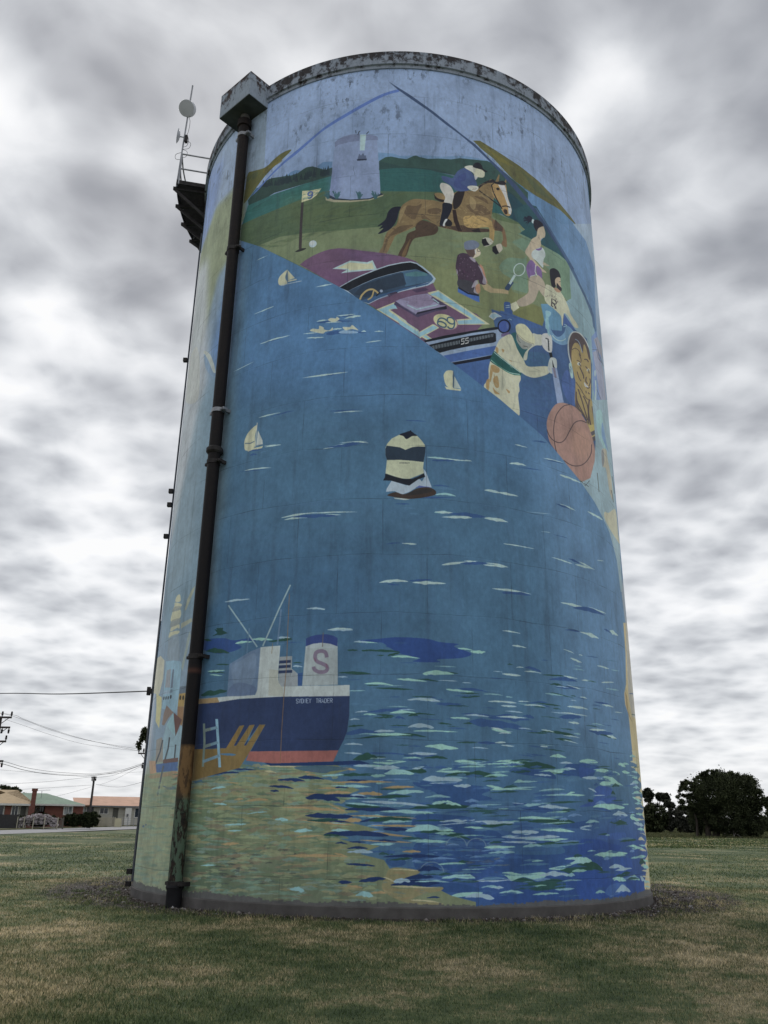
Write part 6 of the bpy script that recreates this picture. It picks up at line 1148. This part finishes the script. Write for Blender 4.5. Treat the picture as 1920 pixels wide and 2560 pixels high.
# ------------------------------------------------------------ front gardens
def fence(name, label, px0, px1, Y, h, mat, gap, wd, cat='fence', post=None, part='board_panel', rails=2):
    x0, x1 = W(px0, 2050, Y)[0], W(px1, 2050, Y)[0]; z = gz(Y)+.1; t = empty(name, (x0, Y, z), label, cat); m = MB(); x = x0
    while x < x1: hh = h*(1+rng.uniform(-.015, .015)); m.box((x, Y, z), (x+wd, Y+.02, z+hh)); x += wd+gap
    for k in range(rails): zz_ = z+h*(.2+.6*k/max(1, rails-1)); m.box((x0, Y+.022, zz_), (x1, Y+.06, zz_+.08))
    m.build(part, mat, t)
    n = max(1, int((x1-x0)/2.4))
    for i in range(n+1): xx = x0+(x1-x0)*i/n; MB().box((xx-.05, Y+.062, z-.1), (xx+.05, Y+.16, z+h+.04)).build('post', post or mat, t)
    return t
FY = 88.
fence('board_fence', 'tall dark grey board fence at the left edge of the street', -60, 44, FY, 1.28, M_DARK, .008, .13)
fence('picket_fence', 'weathered grey picket fence between the hydrangea and the hedge', 143, 158, FY+3, 1.0, simple('grey_pickets', (.22, .20, .17), (.14, .13, .11), 3), .05, .08, part='picket_panel')
fence('picket_fence', 'cream picket fence in front of the terracotta roofed house', 246, 287, 104, .98, M_PICK, .03, .10, part='picket_panel')
x0, x1 = W(287.5, 2050, 103.9)[0], W(304, 2050, 103.9)[0]; z = gz(104)
gt = empty('gate', (x0, 103.9, z), 'solid cream gate at the end of the cream picket fence', 'gate'); MB().box((x0, 103.9, z+.05), (x1, 103.95, z+1.0)).build('gate_panel', simple('cream_gate', (.60, .57, .40), (.55, .52, .36), 1), gt); MB().box((x0-.06, 103.86, z), (x0, 104, z+1.1)).build('gate_post', M_PICK, gt); MB().box((x1, 103.86, z), (x1+.06, 104, z+1.1)).build('gate_post', M_PICK, gt)
t = empty('wire_fence', (W(44, 2050, FY)[0], FY, gz(FY)), 'low wire fence on pale posts in front of the hydrangea', 'fence'); wf = MB()
xa, xb = W(44, 2050, FY)[0], W(146, 2050, FY)[0]; z = gz(FY)+.1
for k in range(5): wf.tube([(xa, FY, z+.2+.2*k), (xb, FY, z+.2+.2*k)], .006, 4)
wf.build('wire', M_GALV, t)
for px in (44, 61, 84, 112, 145): xx = W(px, 2050, FY)[0]; MB().tube([(xx, FY, z-.2), (xx, FY, z+1.1)], .045, 6).build('post', M_PICK, t)
t = empty('wire_fence', (W(305, 2050, 107)[0], 107, gz(107)), 'thin wire fence beside the cream gate near the tower', 'fence'); wf = MB(); xa, xb = W(306, 2050, 107)[0], W(352, 2050, 107)[0]; z = gz(107)
for k in range(4): wf.tube([(xa, 107, z+.3+.22*k), (xb, 107, z+.3+.22*k)], .008, 4)
wf.build('wire', M_GALV, t)
for px in (306, 320, 335, 350): xx = W(px, 2050, 107)[0]; MB().tube([(xx, 107, z-.2), (xx, 107, z+1.1)], .035, 6).build('post', M_GALV, t)
HY = 90.5
hy = plant('hydrangea_bush', 'large hydrangea bush covered in pale pink flower heads', 'bush', [pxblob(62, 2052, HY, 18, 12), pxblob(85, 2050, HY, 18, 15), pxblob(108, 2049, HY, 20, 16), pxblob(130, 2052, HY, 14, 13), pxblob(50, 2056, HY, 8, 8)], 9000, .09, M_HEDGE, part='foliage')
bl = MB(); import_pts = []
for i in range(150):
    px = rng.uniform(46, 143); top = 2037+.012*(px-98)**2*.45; py = top+rng.uniform(0, 1)**1.5*22; c = at(px, py, HY-.9-rng.uniform(0, .4)); r = rng.uniform(.11, .19)
    n = 26; d = rng.normal(size=(n, 3)); d /= np.linalg.norm(d, axis=1)[:, None]; p = np.array(c)+d*r*np.array([1, 1, .75]); a = rng.normal(size=(n, 3)); a -= d*(a*d).sum(1)[:, None]; a /= np.linalg.norm(a, axis=1)[:, None]; q = np.cross(d, a); s = .055
    import_pts.append(np.stack([p-a*s, p-q*s, p+a*s, p+q*s], 1).reshape(-1, 3))
V = np.concatenate(import_pts); k = len(V)//4; i = np.arange(k)*4; mesh_np('blooms', V, np.stack([i, i+1, i+2, i+3], 1), M_BLOOM, hy, col=rng.random(k//26).repeat(26)[:k]*.7+.3*rng.random(k))
for lab, bl_ in (('long clipped green hedge behind the street verge', [(172, 2050, 16, 15), (190, 2050, 18, 16), (208, 2051, 16, 15)]), ('taller rounded green shrub at the foot of the power pole', [(222, 2046, 16, 17), (234, 2048, 14, 18), (226, 2054, 18, 12)])):
    plant('hedge' if 'hedge' in lab else 'green_shrub', lab, 'hedge' if 'hedge' in lab else 'bush', [pxblob(a, b, 91.5, c, d) for a, b, c, d in bl_], 9000, .09, M_HEDGE, part='foliage')

# ------------------------------------------------------------ poles and wires
M_POLE = simple('pole_timber', (.085, .075, .072), (.04, .036, .036), 3, stretch=(3, 3, .3))
def pole(label, xb, yt, Y, r, arms, lean=0.):
    b = at(xb, yt, Y); zt = b.z; z0 = gz(Y) if b.x < -6 else 0; tp = Vector((b.x+lean, Y, zt)); t = empty('power_pole', (b.x, Y, z0), label, 'power pole')
    MB().tube([(b.x, Y, z0-.3), tp], [r*1.15, r*.85], 10).build('pole', M_POLE, t, True)
    for py, pa, pb_, ins in arms:
        f = (at(xb, py, Y).z-z0)/(zt-z0); cx = b.x+lean*f; z = at(xb, py, Y).z; xa, xb_ = at(pa, py, Y).x, at(pb_, py, Y).x
        a_ = MB().bar((xa, Y-r, z), (xb_, Y-r, z), .10, .12).build('crossarm', M_POLE, t); 
        for sx_ in (-1, 1): MB().bar((cx, Y-r-.02, z-.6), (cx+sx_*min(.7, abs(xb_-cx)*.8), Y-r-.02, z-.05), .03, .04).build('arm_brace', M_STEEL, t)
        for q, up in ins:
            xi = at(q, py, Y).x; MB().tube([(xi, Y-r, z), (xi, Y-r, z+.12*up), (xi, Y-r, z+.14*up), (xi, Y-r, z+.38*up), (xi, Y-r, z+.4*up)], [.03, .03, .075, .06, .02], 8).build('insulator', M_STEEL, a_)
    return t
PY1 = 58.
pole('thick timber power pole with three crossarms at the left edge of the picture', 0, 1791, PY1, .19, [(1794, -32, 32, [(31, 1), (8, 1), (-28, 1)]), (1819, -30, 28, [(9, -1), (26, -1), (-26, -1)]), (1854, -18, 18, [(17, 1), (-16, 1)]), (1903, -14, 11, [(9, -1), (1, -1)])], 0)
pole('thin timber pole in front of the terracotta roofed house', 236, 1941, 97., .13, [(1943, 229.5, 242.5, [(232, -1), (241, -1)])], 0)
pole('power pole half hidden behind the left edge of the tower', 369, 1876, 72., .17, [(1884, 347, 386, [(348, 1), (360, 1), (380, 1)]), (1909, 357, 380, [(358, -1)])], 0)
def wire(label, ps, r=.016, group='overhead wires'):
    """ps: (pixel x, pixel y, depth) along the cable"""
    p = smooth(np.array([tuple(at(*q)) for q in ps]), False, 6); m = MB().tube([Vector(q) for q in p], r, 5); o = m.build('power_line', M_BLACK); tag(o, label, 'power line', group); return o
def span(a, b, sag): # a,b: Vector; returns pixel-free cable
    pass
z_w = WB
p = [WB, WB.lerp(Vector((-30, 27.5, 6.3)), .5)-Vector((0, 0, .25)), Vector((-30, 27.5, 6.3))]
e1 = at(0, 1733.5, 30.); e0 = at(-300, 1741, 34.)
o = MB().tube([Vector(q) for q in smooth(np.array([tuple(WB), tuple(WB.lerp(e1, .5)-Vector((0, 0, .045))), tuple(e1), tuple(e0)]), False)], .015, 6).build('power_line', M_BLACK); tag(o, 'single cable running level from the tower wall to the left frame edge', 'power line', 'overhead wires')
A_ = PY1-.2; Bq = 71.8
wire('upper of two sagging wires from the top crossarm of the thick pole', [(-60, 1776, 52), (8, 1784, A_), (60, 1800, 60), (130, 1826, 63), (220, 1851, 67), (348, 1873, Bq)], .010)
wire('lower of two sagging wires from the top crossarm of the thick pole', [(-60, 1778, 52), (32, 1787, A_), (60, 1798, 60), (120, 1820, 63), (200, 1845, 66), (300, 1868, 70), (360, 1879, Bq)], .010)
wire('thin middle wire leaving the thick pole below its top crossarm', [(12, 1798, A_), (60, 1814, 60), (130, 1838, 63), (220, 1862, 67), (350, 1878, Bq)], .008)
wire('upper bundled service wire sagging from the low crossarm', [(-40, 1898, 54), (11, 1904, A_), (60, 1918, 60), (120, 1928, 63), (180, 1933, 66), (240, 1934.5, 68), (300, 1926, 70), (358, 1908, Bq)], .013)
wire('lowest heavy service wire sagging from the low crossarm', [(-40, 1903, 54), (11, 1911, A_), (60, 1925, 60), (120, 1935, 63), (180, 1939, 66), (225, 1939.5, 68), (300, 1929, 70), (358, 1911, Bq)], .017)
wire('faint flat wire crossing behind the thick pole', [(-20, 1923, 80), (100, 1932, 85), (220, 1937, 90), (362, 1929, 92)], .009)
wire('wire from the left frame edge up to the thin pole', [(-40, 1964, 86), (15, 1960, 88), (120, 1954, 93), (232, 1942, 96.8)], .014)
wire('wire rising from the thin pole to the pole behind the tower', [(241, 1944, 96.8), (280, 1939, 88), (320, 1925, 80), (358, 1911, 72)], .012)
wire('house wire dropping from the hidden pole to the terracotta roof', [(247, 1963, 96), (290, 1947, 86), (330, 1927, 78), (358, 1913, 72)], .010)
wire('service wire ending on the green roofed house', [(140, 1991, 101), (180, 1981, 99), (229, 1967, 97)], .010)
wire('second service wire ending near the green roofed house', [(45, 1974, 92), (130, 1969, 94), (229, 1962.5, 96.8)], .012)
wire('slack wire from the thin pole to the tower edge', [(240, 1961, 96.8), (270, 1966, 90), (300, 1967.5, 84), (330, 1962, 78), (372, 1950, 70)], .012)
